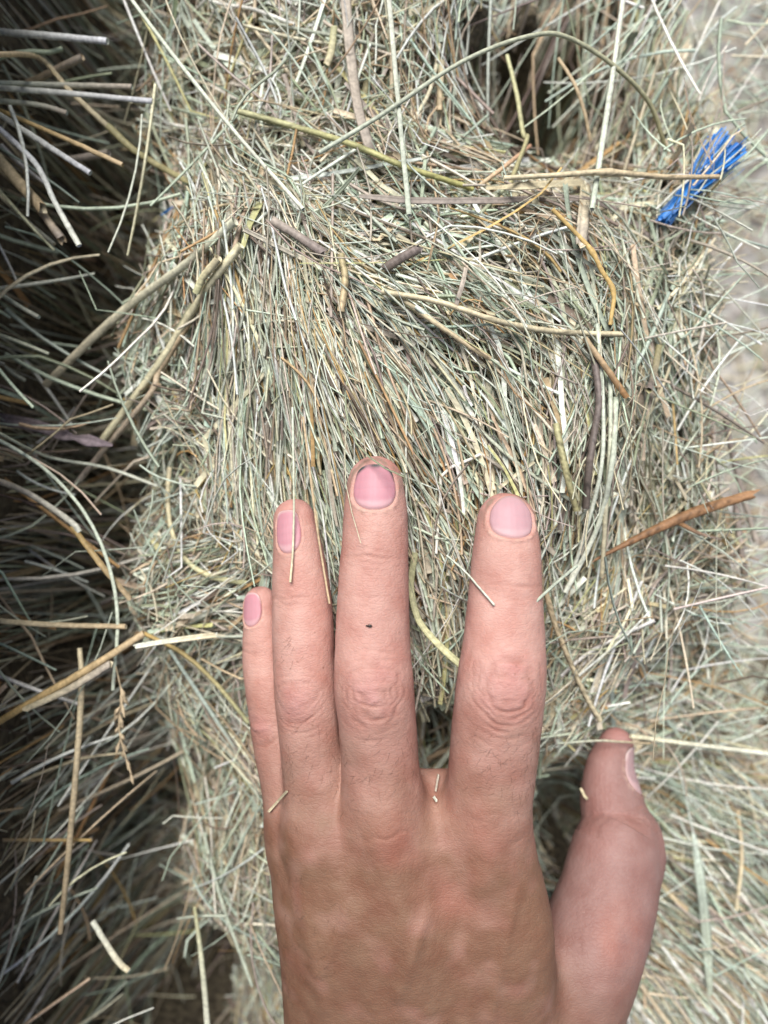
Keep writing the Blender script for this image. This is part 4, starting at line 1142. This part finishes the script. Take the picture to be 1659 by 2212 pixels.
MINT=(.60,.66,.53); PALE=(.74,.75,.63); CREAM=(.72,.63,.42); TAN=(.58,.45,.28); OCH=(.56,.39,.15); YG=(.58,.57,.33); GREY=(.43,.37,.31)
DK=(.15,.12,.10); ORB=(.37,.20,.085); OLI=(.42,.38,.20); LAV=(.64,.65,.69); DGR=(.27,.22,.20); GT=(.56,.49,.40)
BEND = ([0,.3,.33,.36,1],[1,1,1.35,1,1])
ST = [ # name, label, category, points, height, width, colour, colour 2, shape, extras
 ('straw','pale blue-white straw jutting level from the top left corner','straw',[(-60,64),(90,76),(232,89)],[-48,-44,-40],14,PALE,LAV,'stem',{}),
 ('straw','long tan straw bending down from the upper left edge into the gap','straw',[(-40,118),(82,124),(150,195),(235,275)],[-52,-48,-46,-50],12,TAN,CREAM,'stem',{}),
 ('straw','thick olive stalk running down right in the upper left gap','straw',[(232,272),(290,325),(350,362),(420,400)],[-50,-52,-54,-56],15,OLI,OLI,'stem',{}),
 ('straw','short blurred brown straw slanting up in the top left gap','straw',[(60,180),(178,123)],[-58,-52],15,TAN,GREY,'stem',{}),
 ('straw','upper of two parallel pale straws jutting from the upper left edge','straw',[(-50,178),(120,184),(285,188)],[-46,-46,-44],12,MINT,GREY,'stem',{}),
 ('straw','lower and longer of two parallel pale straws at the upper left edge','straw',[(-50,186),(150,202),(330,219)],[-42,-40,-38],12,PALE,LAV,'stem',{}),
 ('straw','short grey-white straw below the parallel pair at the upper left','straw',[(-50,214),(80,226),(145,244)],[-44,-42,-42],11,MINT,GREY,'stem',{}),
 ('straw','golden straw slanting down right from the upper left edge','straw',[(-40,222),(120,290),(265,356)],[-42,-38,-36],10,OCH,TAN,'stem',{}),
 ('straw','bright white straw slanting down below the golden one, upper left','straw',[(-40,222),(80,300),(195,374)],[-38,-34,-32],12,PALE,LAV,'stem',{}),
 ('straw','thick split tan straw with broken end at the left edge','straw',[(-50,290),(20,372),(86,446)],[-44,-38,-34],24,CREAM,TAN,'stem',dict(jag=.8)),
 ('straw','tan stub hanging below the thick split straw, left edge','straw',[(76,440),(105,480),(131,514)],[-37,-38,-38],17,TAN,GREY,'stem',dict(jag=.8)),
 ('straw','lavender-white straw bending steeply down at the left edge','straw',[(-20,262),(75,352),(120,440),(171,531)],[-36,-32,-30,-30],12,LAV,PALE,'stem',{}),
 ('straw','thin pale straw beside the tan stub at the left edge','straw',[(-40,385),(50,470),(117,527)],[-50,-48,-46],8,CREAM,PALE,'stem',{}),
 ('straw','short pale straw poking from the dark gap, left of the thick stalks','straw',[(-30,612),(40,660),(84,685)],[-46,-44,-42],9,MINT,PALE,'stem',{}),
 ('straw','grey-brown horizontal straw over the dark left gap','straw',[(150,345),(235,330),(60,412)][:2],[-60,-58],16,GREY,GREY,'stem',{}),
 ('grass_straw','long straight mint stem crossing from the top edge to the knot','straw',[(262,-30),(390,140),(520,300),(655,452)],[-30,-26,-22,-15],9,MINT,PALE,'stem',{}),
 ('stalk','thick yellow-green stalk sloping down right above the knot','stalk',[(512,240),(640,275),(760,312),(880,362),(1022,408)],('s',6),13,YG,(.50,.48,.18),'stem',dict(speck=.06)),
 ('grass_straw','long mint stem arching over the brown hollow at the top','straw',[(690,330),(829,245),(1004,130),(1149,77),(1229,82),(1329,145),(1404,225),(1439,325)],[-20,-18,-18,-20,-24,-30,-38,-46],10,MINT,OLI,'stem',{}),
 ('grass_straw','straight pale stem standing from the top edge, left of the hollow','straw',[(838,-30),(858,200),(884,465)],[-26,-20,-13],11,PALE,MINT,'stem',{}),
 ('grass_straw','straight pale stem from the top edge, right of the hollow','straw',[(1350,-30),(1318,200),(1279,452)],[-36,-28,-18],12,PALE,MINT,'stem',{}),
 ('dry_leaf','grey-tan dry double leaf hanging from the top edge','dry leaf',[(744,-30),(758,125),(775,240),(802,330)],('s',5),22,GT,GREY,'blade',dict(jag=.4)),
 ('dry_leaf','long brown-grey dry leaf lying level below the yellow-green stalk','dry leaf',[(775,424),(900,434),(1060,434),(1250,430),(1340,462),(1432,535)],('s',[5,5,5.5,6,5,4]),15,GREY,DGR,'blade',dict(wprof=([0,.1,.8,1],[.5,1,1,.4]))),
 ('dry_leaf','flat cream dry leaf with a sharp fold, upper right of the bale','dry leaf',[(1050,408),(1150,402),(1262,396)],('s',6),22,CREAM,CREAM,'blade',dict(wprof=([0,.5,1],[.3,.9,1]))),
 ('dry_leaf','cream dry leaf hanging straight down beside the blue twine','dry leaf',[(1264,400),(1260,460),(1255,525)],('s',6),26,CREAM,GT,'blade',dict(jag=.5)),
 ('stalk','jointed orange stalk zigzagging down, right of the cream leaf','stalk',[(1193,452),(1240,500),(1276,540),(1300,585),(1325,632),(1318,702)],('s',6),10,OCH,OCH,'stem',dict(wprof=([0,.35,.42,.49,.7,.78,.84,1],[1,1,1.4,1,1,1.35,1,.9]))),
 ('stalk','knotty yellow stem lying level across to the blue twine','stalk',[(1088,384),(1200,378),(1312,372),(1440,382),(1552,381)],[-16,-17,-18,-24,-30],12,CREAM,TAN,'stem',dict(wprof=([0,.45,.5,.55,1],[.9,1,1.6,1,.9]),speck=.05)),
 ('stalk','cream stem sloping right across the middle of the bale','stalk',[(826,630),(940,650),(1080,694),(1200,716),(1345,722)],('s',5),13,CREAM,CREAM,'stem',dict(speck=.04)),
 ('stalk','cream stem below the sloping one, meeting it at the right','stalk',[(850,632),(930,690),(1010,745),(1060,775)],('s',4.5),11,CREAM,TAN,'stem',dict(speck=.04)),
 ('stalk','short upright yellow-tan stick with a dark speckle in the middle of the bale','stick',[(736,552),(745,605),(736,672)],('s',4.5),16,(.55,.47,.26),TAN,'stem',dict(speck=.1,jag=.4)),
 ('twig','short dark grey twig lying on the bale above the middle finger','twig',[(833,580),(868,558),(903,540)],('s',5.5),20,DK,DGR,'stem',dict(jag=.5)),
 ('twig','grey-brown twig near the knot pointing down right','twig',[(590,478),(640,508),(695,545)],('s',5),20,GREY,DGR,'stem',dict(jag=.6)),
 ('stalk','thickest grey-green stalk running down left from the knot','stalk',[(508,478),(400,572),(300,645),(210,722),(98,832)],[-20,-32,-42,-50,-58],18,(.66,.66,.50),(.60,.53,.38),'stem',dict(speck=.03)),
 ('stalk','thick cream stalk running steeply down left from the knot','stalk',[(520,530),(455,612),(395,705),(330,805),(218,955)],[-18,-28,-36,-44,-54],17,(.80,.74,.50),(.68,.63,.42),'stem',dict(speck=.04,wprof=([0,.4,.43,.47,1],[1,1,1.25,1,.95]))),
 ('stalk','brown-tan stalk below the thick cream stalk, left of the bale','stalk',[(412,690),(345,800),(325,850),(230,965),(165,1045)],[-36,-46,-48,-56,-62],14,TAN,GREY,'stem',dict(speck=.05)),
 ('stalk','short cream stub pointing down left under the knot','stalk',[(470,560),(438,600),(425,628)],('s',6),17,CREAM,YG,'stem',dict(jag=.4)),
 ('dry_leaf','purple-brown dry leaf jutting from the left edge','dry leaf',[(-60,898),(60,916),(132,938),(180,950),(243,962)],[-50,-48,-46,-45,-44],30,(.30,.25,.25),(.24,.19,.21),'blade',dict(wprof=([0,.55,.65,.8,1],[1,.9,.35,.95,.2]))),
 ('straw','curved cream straw hooking under the ring finger from the left','straw',[(366,1010),(362,1080),(372,1150),(402,1210),(455,1245),(535,1260)],[-52,-50,-48,-46,-44,-42],11,CREAM,YG,'stem',{}),
 ('grass_straw','long thin mint stem curving down through the dark left gap','straw',[(-40,930),(80,1000),(170,1090),(228,1200),(254,1330),(244,1490)],[-40,-38,-36,-36,-38,-42],8,MINT,MINT,'stem',{}),
 ('grass_straw','thin mint stem sweeping level into the dark left gap','straw',[(-40,915),(100,985),(230,1010),(340,1050)],[-45,-48,-52,-54],7,MINT,PALE,'stem',{}),
 ('straw','pale grey straw crossing above the purple-brown leaf, left edge','straw',[(-30,1030),(60,1065),(150,1125),(172,1150)],[-42,-40,-38,-38],14,GREY,PALE,'stem',{}),
 ('straw','short orange straw at the left pointing down right','straw',[(158,1140),(220,1222),(279,1292)],[-38,-38,-40],13,OCH,TAN,'stem',dict(jag=.4)),
 ('straw','cream level straw at the left below the short orange one','straw',[(-50,1338),(110,1350),(272,1354)],[-40,-40,-38],12,CREAM,TAN,'stem',{}),
 ('stalk','golden stalk rising right from the left edge to the bend','stalk',[(-50,1588),(80,1510),(200,1440),(312,1368)],[-40,-38,-36,-36],16,OCH,TAN,'stem',{}),
 ('stalk','pale stalk lying along the lower side of the golden stalk','stalk',[(60,1530),(150,1488),(235,1436)],[-35,-33,-32],15,CREAM,GT,'stem',dict(jag=.6)),
 ('straw','curved mustard straw dropping from the bend towards the little finger','straw',[(312,1368),(400,1415),(470,1480),(536,1560)],[-36,-42,-48,-54],10,OCH,YG,'stem',{}),
 ('straw','torn white straw pointing right at the bend of the golden stalk','straw',[(296,1396),(370,1384),(462,1372)],[-32,-32,-34],12,PALE,CREAM,'blade',dict(jag=.8)),
 ('straw','long upright cream straw in the lower left gap','straw',[(172,1400),(176,1480),(166,1640),(148,1840),(130,2015)],[-44,-42,-42,-46,-52],14,CREAM,TAN,'stem',dict(wprof=([0,.18,.22,.26,1],[.8,.9,1.3,1,.9]))),
 ('straw','pale straw end jutting down right at the lower left','straw',[(200,1990),(250,2070),(278,2098)],[-52,-48,-46],13,PALE,CREAM,'stem',{}),
 ('straw','brown level straw at the left edge above the long upright one','straw',[(-40,1814),(80,1815),(198,1815)],[-52,-52,-50],7,TAN,OCH,'stem',{}),
 ('straw','pale yellow straw standing at the bottom, left of the wrist','straw',[(420,1960),(436,2080),(452,2260)],[-62,-60,-58],12,YG,PALE,'stem',dict(wprof=([0,1],[.6,1.1]))),
 ('grass_straw','thin mint stem running down beside the edge of the hand','straw',[(440,1800),(480,1950),(545,2130)],[-70,-68,-66],7,MINT,MINT,'stem',{}),
 ('dry_stalk','dark purple-brown stem standing in the bale right of the index finger','stalk',[(1281,752),(1294,860),(1285,930),(1274,1000),(1266,1098)],('s',5),16,DGR,DK,'stem',dict(speck=.08)),
 ('stick','straight tan stick leaning down right above the dark stem','stick',[(1264,732),(1310,795),(1352,856)],('s',7),14,TAN,ORB,'stem',dict(jag=.4)),
 ('stick','broad orange-brown broken stick pointing right beside the index finger','stick',[(1308,1198),(1400,1152),(1500,1108),(1612,1072)],[-34,-36,-38,-40],22,(.24,.125,.06),(.36,.20,.10),'stem',dict(speck=.2,jag=1.6,wprof=([0,.2,.7,1],[.35,.7,1.1,1]))),
 ('splinter','thin brown splinter splitting off the orange-brown stick','splinter',[(1462,1128),(1510,1152),(1558,1166)],[-37,-38,-38],11,ORB,DGR,'stem',dict(wprof=([0,1],[1,.3]))),
 ('stalk','mottled yellow stalk standing above the index finger on its right','stalk',[(1200,915),(1212,970),(1228,1040),(1244,1102)],('s',5.5),15,(.55,.52,.28),OLI,'stem',dict(speck=.2)),
 ('stick','short olive stick standing upright at the right of the bale','stick',[(1424,748),(1414,800),(1402,842)],('s',9),14,OLI,DGR,'stem',dict(jag=.4)),
 ('dry_stalk','speckled brown and cream stem right of the index finger','stalk',[(1180,1282),(1200,1350),(1232,1430),(1264,1500),(1297,1556)],[-30,-32,-36,-40,-44],12,TAN,CREAM,'stem',dict(speck=.35)),
 ('long_leaf','curved yellow-green blade between the middle and index fingers','leaf',[(896,1196),(888,1270),(905,1340),(950,1395),(1003,1442)],[-26,-24,-22,-20,-17],15,YG,(.66,.64,.36),'blade',dict(jag=.4)),
 ('grass_straw','upper of the mint stems curving down beside the index finger','straw',[(1290,700),(1302,850),(1300,1000),(1270,1130),(1225,1275)],('s',[4,5,5.5,6,7]),9,MINT,PALE,'stem',{}),
 ('grass_straw','mint stem beside the dark stem, ending at a hollow cut end','straw',[(1318,800),(1318,950),(1310,1080),(1300,1245)],('s',[4,5,6,7]),10,MINT,CREAM,'stem',{}),
 ('grass_straw','mint stem ending at a pale cut end near the index knuckle','straw',[(1330,860),(1322,1000),(1290,1140),(1222,1278)],('s',[4,6,7,8]),12,(.56,.62,.48),PALE,'stem',dict(jag=.3)),
 ('straw','long cream straw pointing right from behind the thumb tip','straw',[(1362,1590),(1500,1608),(1720,1636)],[-56,-58,-60],10,(.74,.70,.48),PALE,'stem',{}),
 ('straw','thin straw lying across the thumb tip','straw',[(1205,1606),(1290,1600),(1335,1602),(1405,1606)],[-55,-50.5,-50,-55],5,MINT,TAN,'stem',{}),
 ('long_leaf','flat mint blade hanging down, right of the thumb','leaf',[(1497,1800),(1512,1900),(1524,2010),(1534,2150)],('s',[14,13,12,8]),21,(.52,.60,.50),(.40,.44,.34),'blade',dict(wprof=([0,.3,.8,1],[.4,1,1,.5]))),
 ('straw','bent tan straw at the lower right edge','straw',[(1594,1752),(1602,1850),(1590,1965)],('s',[14,14,12]),9,TAN,CREAM,'stem',{}),
 ('straw','thin tan straw running from the thumb to the bent tan straw','straw',[(1404,1880),(1450,1935),(1484,1965)],('s',[9,8,7]),12,CREAM,TAN,'stem',{}),
 ('grass_straw','green-grey stem slanting down left of the thumb base','straw',[(1420,1905),(1400,1990),(1345,2110),(1325,2170)],[-78,-74,-72,-72],8,(.45,.52,.40),MINT,'stem',{}),
 ('grass_straw','thin mint stem lying over the ring fingernail','straw',[(632,880),(634,1000),(635,1085),(634,1150),(632,1200),(627,1258)],[-12,-10.5,-10.2,-9.6,-8.8,-7.2],5,MINT,CREAM,'stem',{}),
 ('grass_straw','tan stem lying along the right side of the ring finger','straw',[(655,900),(672,1040),(688,1160),(712,1304)],[-12,-11,-10,-8],5,TAN,TAN,'stem',{}),
 ('grass_straw','short mint stem resting on the left side of the index finger','straw',[(965,1200),(1005,1235),(1036,1270),(1068,1307)],[-13,-9,-2.5,0.8],5,MINT,PALE,'stem',{}),
 ('grass_straw','short mint stem touching the right side of the index finger','straw',[(1153,1304),(1195,1265),(1246,1222)],[-2.5,-6,-12],7,MINT,MINT,'stem',{}),
 ('twig','grey twig hanging at the right edge, below the orange-brown stick','twig',[(1590,1090),(1600,1180),(1618,1300)],[-70,-72,-76],14,DGR,GREY,'stem',dict(jag=.5)),
 ('twig','grey twig hanging at the right edge, upper one','twig',[(1566,900),(1588,1010),(1632,1168)],[-64,-68,-74],12,DGR,GREY,'stem',dict(jag=.5)),
 ('dry_leaf','torn pale straw with a split end lying beside the middle finger','dry leaf',[(1010,560),(1000,610),(985,660)],('s',5),10,GT,GREY,'blade',{}),
 ('stalk','short pale-yellow stub standing upright at the upper left of the bale','stalk',[(722,60),(716,110),(706,140)],('s',7),15,YG,CREAM,'stem',dict(jag=.3)),
 ('straw','tan cut straw end hanging at the top, right of the pale stem','straw',[(955,130),(952,180),(949,240)],('s',7),13,CREAM,TAN,'stem',{}),
 ('straw','tan curved straw hanging in the brown hollow','straw',[(1206,126),(1240,180),(1262,240),(1276,305)],[-44,-42,-42,-44],8,TAN,TAN,'stem',{}),
 ('straw','pinkish-orange straw below the hollow','straw',[(1145,315),(1100,352),(1030,405)],('s',8),9,(.60,.34,.22),TAN,'stem',{}),
 ('stalk','yellow-green bent stem in the hollow','stalk',[(1095,120),(1115,200),(1130,290),(1138,300),(1100,400)],[-52,-48,-44,-42,-30],10,YG,OLI,'stem',{}),
]
def build_stalks():
    for i, (name, label, cat, pts, z, w, c1, c2, kind, ex) in enumerate(ST):
        p = lay(pts, z)
        wm = w * kpx(p[:, 2].mean())
        me = stalk_mesh(name, p, wm, c1, c2, kind, seed=100 + i, M=int(np.clip(len(pts) * 8, 12, 44)), **ex)
        obj(name, me, M_STRAW, label=label, category=cat)
build_stalks()

# ------------------------------------------------------------------ seed heads
def seed_head(label, pts, z, n, size, col, spread, sd):
    r = np.random.default_rng(sd)
    p = lay(pts, z); c = catmull(p, 40)
    root = empty('seed_head', None, label=label, category='seed head')
    obj('stem', stalk_mesh('stem', p, .55, col, col, 'stem', M=24, sides=6, seed=sd), M_STRAW, root)
    for i in range(n):
        t = int((.25 + .75 * i / n) * 39)
        a = r.uniform(0, 6.28)
        T = unit(c[min(t + 1, 39)] - c[max(t - 1, 0)])
        d = unit(T * 1.6 + np.array([math.cos(a), math.sin(a), r.normal(0, .5)]) * spread)
        b = c[t]; L = size * r.uniform(.6, 1.2)
        q = np.array([b, b + d * L * .5, b + d * L + np.array([0, 0, -.3])])
        obj('spikelet', stalk_mesh('spikelet', q, size * .34, np.array(col) * r.uniform(.8, 1.2), col, 'stem', M=6, sides=6, seed=i + sd,
                                   wprof=([0, .35, .5, 1], [.15, .25, 1, .1])), M_STRAW, root)
seed_head('pale grass seed head drooping right of the index fingertip', [(1348, 985), (1362, 1060), (1372, 1120), (1398, 1210)], ('s', 8), 22, 4.2, (.62, .55, .43), .9, 5)
seed_head('dried tan seed head hanging in the lower left gap', [(250, 1440), (262, 1500), (258, 1580), (285, 1680)], [-40, -40, -42, -44], 16, 5.0, (.58, .46, .30), .7, 9)

# ------------------------------------------------------------------ blue baler twine
def twine(label, a, b, n_strand, n_fibre, half, bulge, sd, Wr=(.7, 1.7)):
    """frayed bundle between two points in mm"""
    r = np.random.default_rng(sd)
    a, b = np.array(a, float), np.array(b, float)
    ax = unit(b - a); sdv = unit(np.cross(ax, [0, 0, 1.0])); up = np.cross(sdv, ax)
    root = empty('twine', None, label=label, category='twine')
    def path():
        u0, v0 = r.normal(0, .28), r.normal(0, .3); u1, v1 = r.normal(0, .55), r.normal(0, .35)
        t = np.linspace(-.05 - .25 * r.random(), 1.05 + .12 * r.normal(), 7)[:, None]
        w = half * (.45 + .75 * np.sin(np.clip(t, 0, 1) * 2.2))
        wave = r.normal(0, .1) * np.sin(t * r.uniform(2, 5) + r.uniform(0, 6))
        return a + (b - a) * t + sdv * ((u0 * (1 - t) + u1 * t + wave) * w) + up * ((v0 * (1 - t) + v1 * t) * w + bulge * np.sin(np.clip(t, 0, 1) * 3.0))
    def colr():
        return np.array((.022, .19, .58)) * r.uniform(.7, 1.5) + np.array((.0, .03, .05)) * r.random()
    for i in range(n_strand):
        obj('strand', stalk_mesh('strand', path(), r.uniform(*Wr), colr(), colr(), 'blade', M=12, seed=i, twist=r.normal(0, 1.5), jag=.8), M_TWINE, root)
    H = Heap()
    p = np.stack([catmull(path(), 9) for _ in range(n_fibre)])
    H.add(*sweep(p, r.uniform(.12, .4, n_fibre), np.stack([colr() for _ in range(n_fibre)]), 'blade', r.normal(0, 1, n_fibre)))
    obj('fibres', H.mesh('fibres'), M_TWINE, root, kind='stuff')
twine('frayed bright blue plastic twine at the upper right of the bale', P(1462, 446, -46.0), P(1568, 326, -44.0), 40, 60, 5.2, 1.2, 21, (.7, 1.7))
twine('scrap of dark blue twine half buried in the hay, left of the knot', P(366, 452, -62.0), P(432, 406, -52.0), 3, 8, 1.0, 0.2, 22, (.4, .8))

# ------------------------------------------------------------------ bits lying on the hand
def on_hand(pts, off): return lay(pts, ('h', off))
CHIP = [
 ('straw_fragment', 'small cream straw chip lying at the outer edge of the knuckles', [(620, 1709), (600, 1731), (581, 1753)], 6, CREAM, .5),
 ('straw_fragment', 'tiny straw chip in the web between middle and index fingers', [(947, 1674), (944, 1692), (941, 1708)], 5, GT, .5),
 ('straw_fragment', 'tiny pale crumb below the web of the index finger', [(938, 1722), (943, 1730)], 6, PALE, .4),
 ('straw_fragment', 'small pale split crumb hanging at the inner side of the thumb', [(1255, 1704), (1262, 1718), (1268, 1726)], 6, CREAM, .6),
]
for i, (nm, lab, pts, w, c, off) in enumerate(CHIP):
    p = on_hand(pts, off)
    obj(nm, stalk_mesh(nm, p, w * kpx(p[0, 2]), c, c, 'blade', M=6, seed=i, jag=.5), M_STRAW, label=lab, category='straw')

def insect():
    z = hand_top(797, 1352); o = P(797, 1352, z + .25)
    root = empty('insect', None, label='tiny dark insect on the back of the middle finger', category='insect')
    def blob(name, off, r):
        u = np.linspace(0, 2 * math.pi, 8, endpoint=False); v = np.linspace(0.25, math.pi - .25, 5)
        V = np.array([[r[0] * math.cos(b), r[1] * math.sin(b) * math.cos(a), r[2] * math.sin(b) * math.sin(a)] for b in v for a in u]) + o + off
        Q = [(i * 8 + k, i * 8 + (k + 1) % 8, i * 8 + 8 + (k + 1) % 8, i * 8 + 8 + k) for i in range(4) for k in range(8)]
        obj(name, make_mesh(name, V, np.array(Q)), M_BUG, root)
    blob('abdomen', np.array([.25, 0, 0.1]), (.62, .33, .28)); blob('head', np.array([-.55, .05, .05]), (.28, .24, .22))
    for (dx, dy) in ((-.2, .55), (.15, .6), (.45, .5), (-.2, -.5), (.15, -.55), (.45, -.5)):
        q = o + np.array([[dx * .5, dy * .2, .1], [dx, dy * .7, .15], [dx * 1.3, dy * 1.2, -.2]])
        obj('leg', stalk_mesh('leg', q, .07, DK, DK, 'stem', M=5, sides=6), M_BUG, root)
insect()

# ------------------------------------------------------------------ hay strewn over the ground beyond the bale
def strewn():
    n = 2600
    X = rng.uniform(120, 520, n); Y = rng.uniform(-420, 420, n)
    a = rng.uniform(0, 6.28, n); L = rng.uniform(15, 70, n); M = 4
    t = np.linspace(-.5, .5, M)
    p = np.stack([X[:, None] + np.cos(a)[:, None] * L[:, None] * t, Y[:, None] + np.sin(a)[:, None] * L[:, None] * t,
                  np.full((n, M), GZ) + rng.uniform(3, 9, n)[:, None]], -1)
    H = Heap(); H.add(*sweep(p, rng.uniform(.8, 2.2, n), pick_cols(n, 'chaff'), 'tube', rng.normal(0, .5, n)))
    obj('strewn_hay', H.mesh('strewn_hay'), M_STRAW, label='loose hay strewn over the grey ground at the right', category='hay', kind='stuff')
strewn()
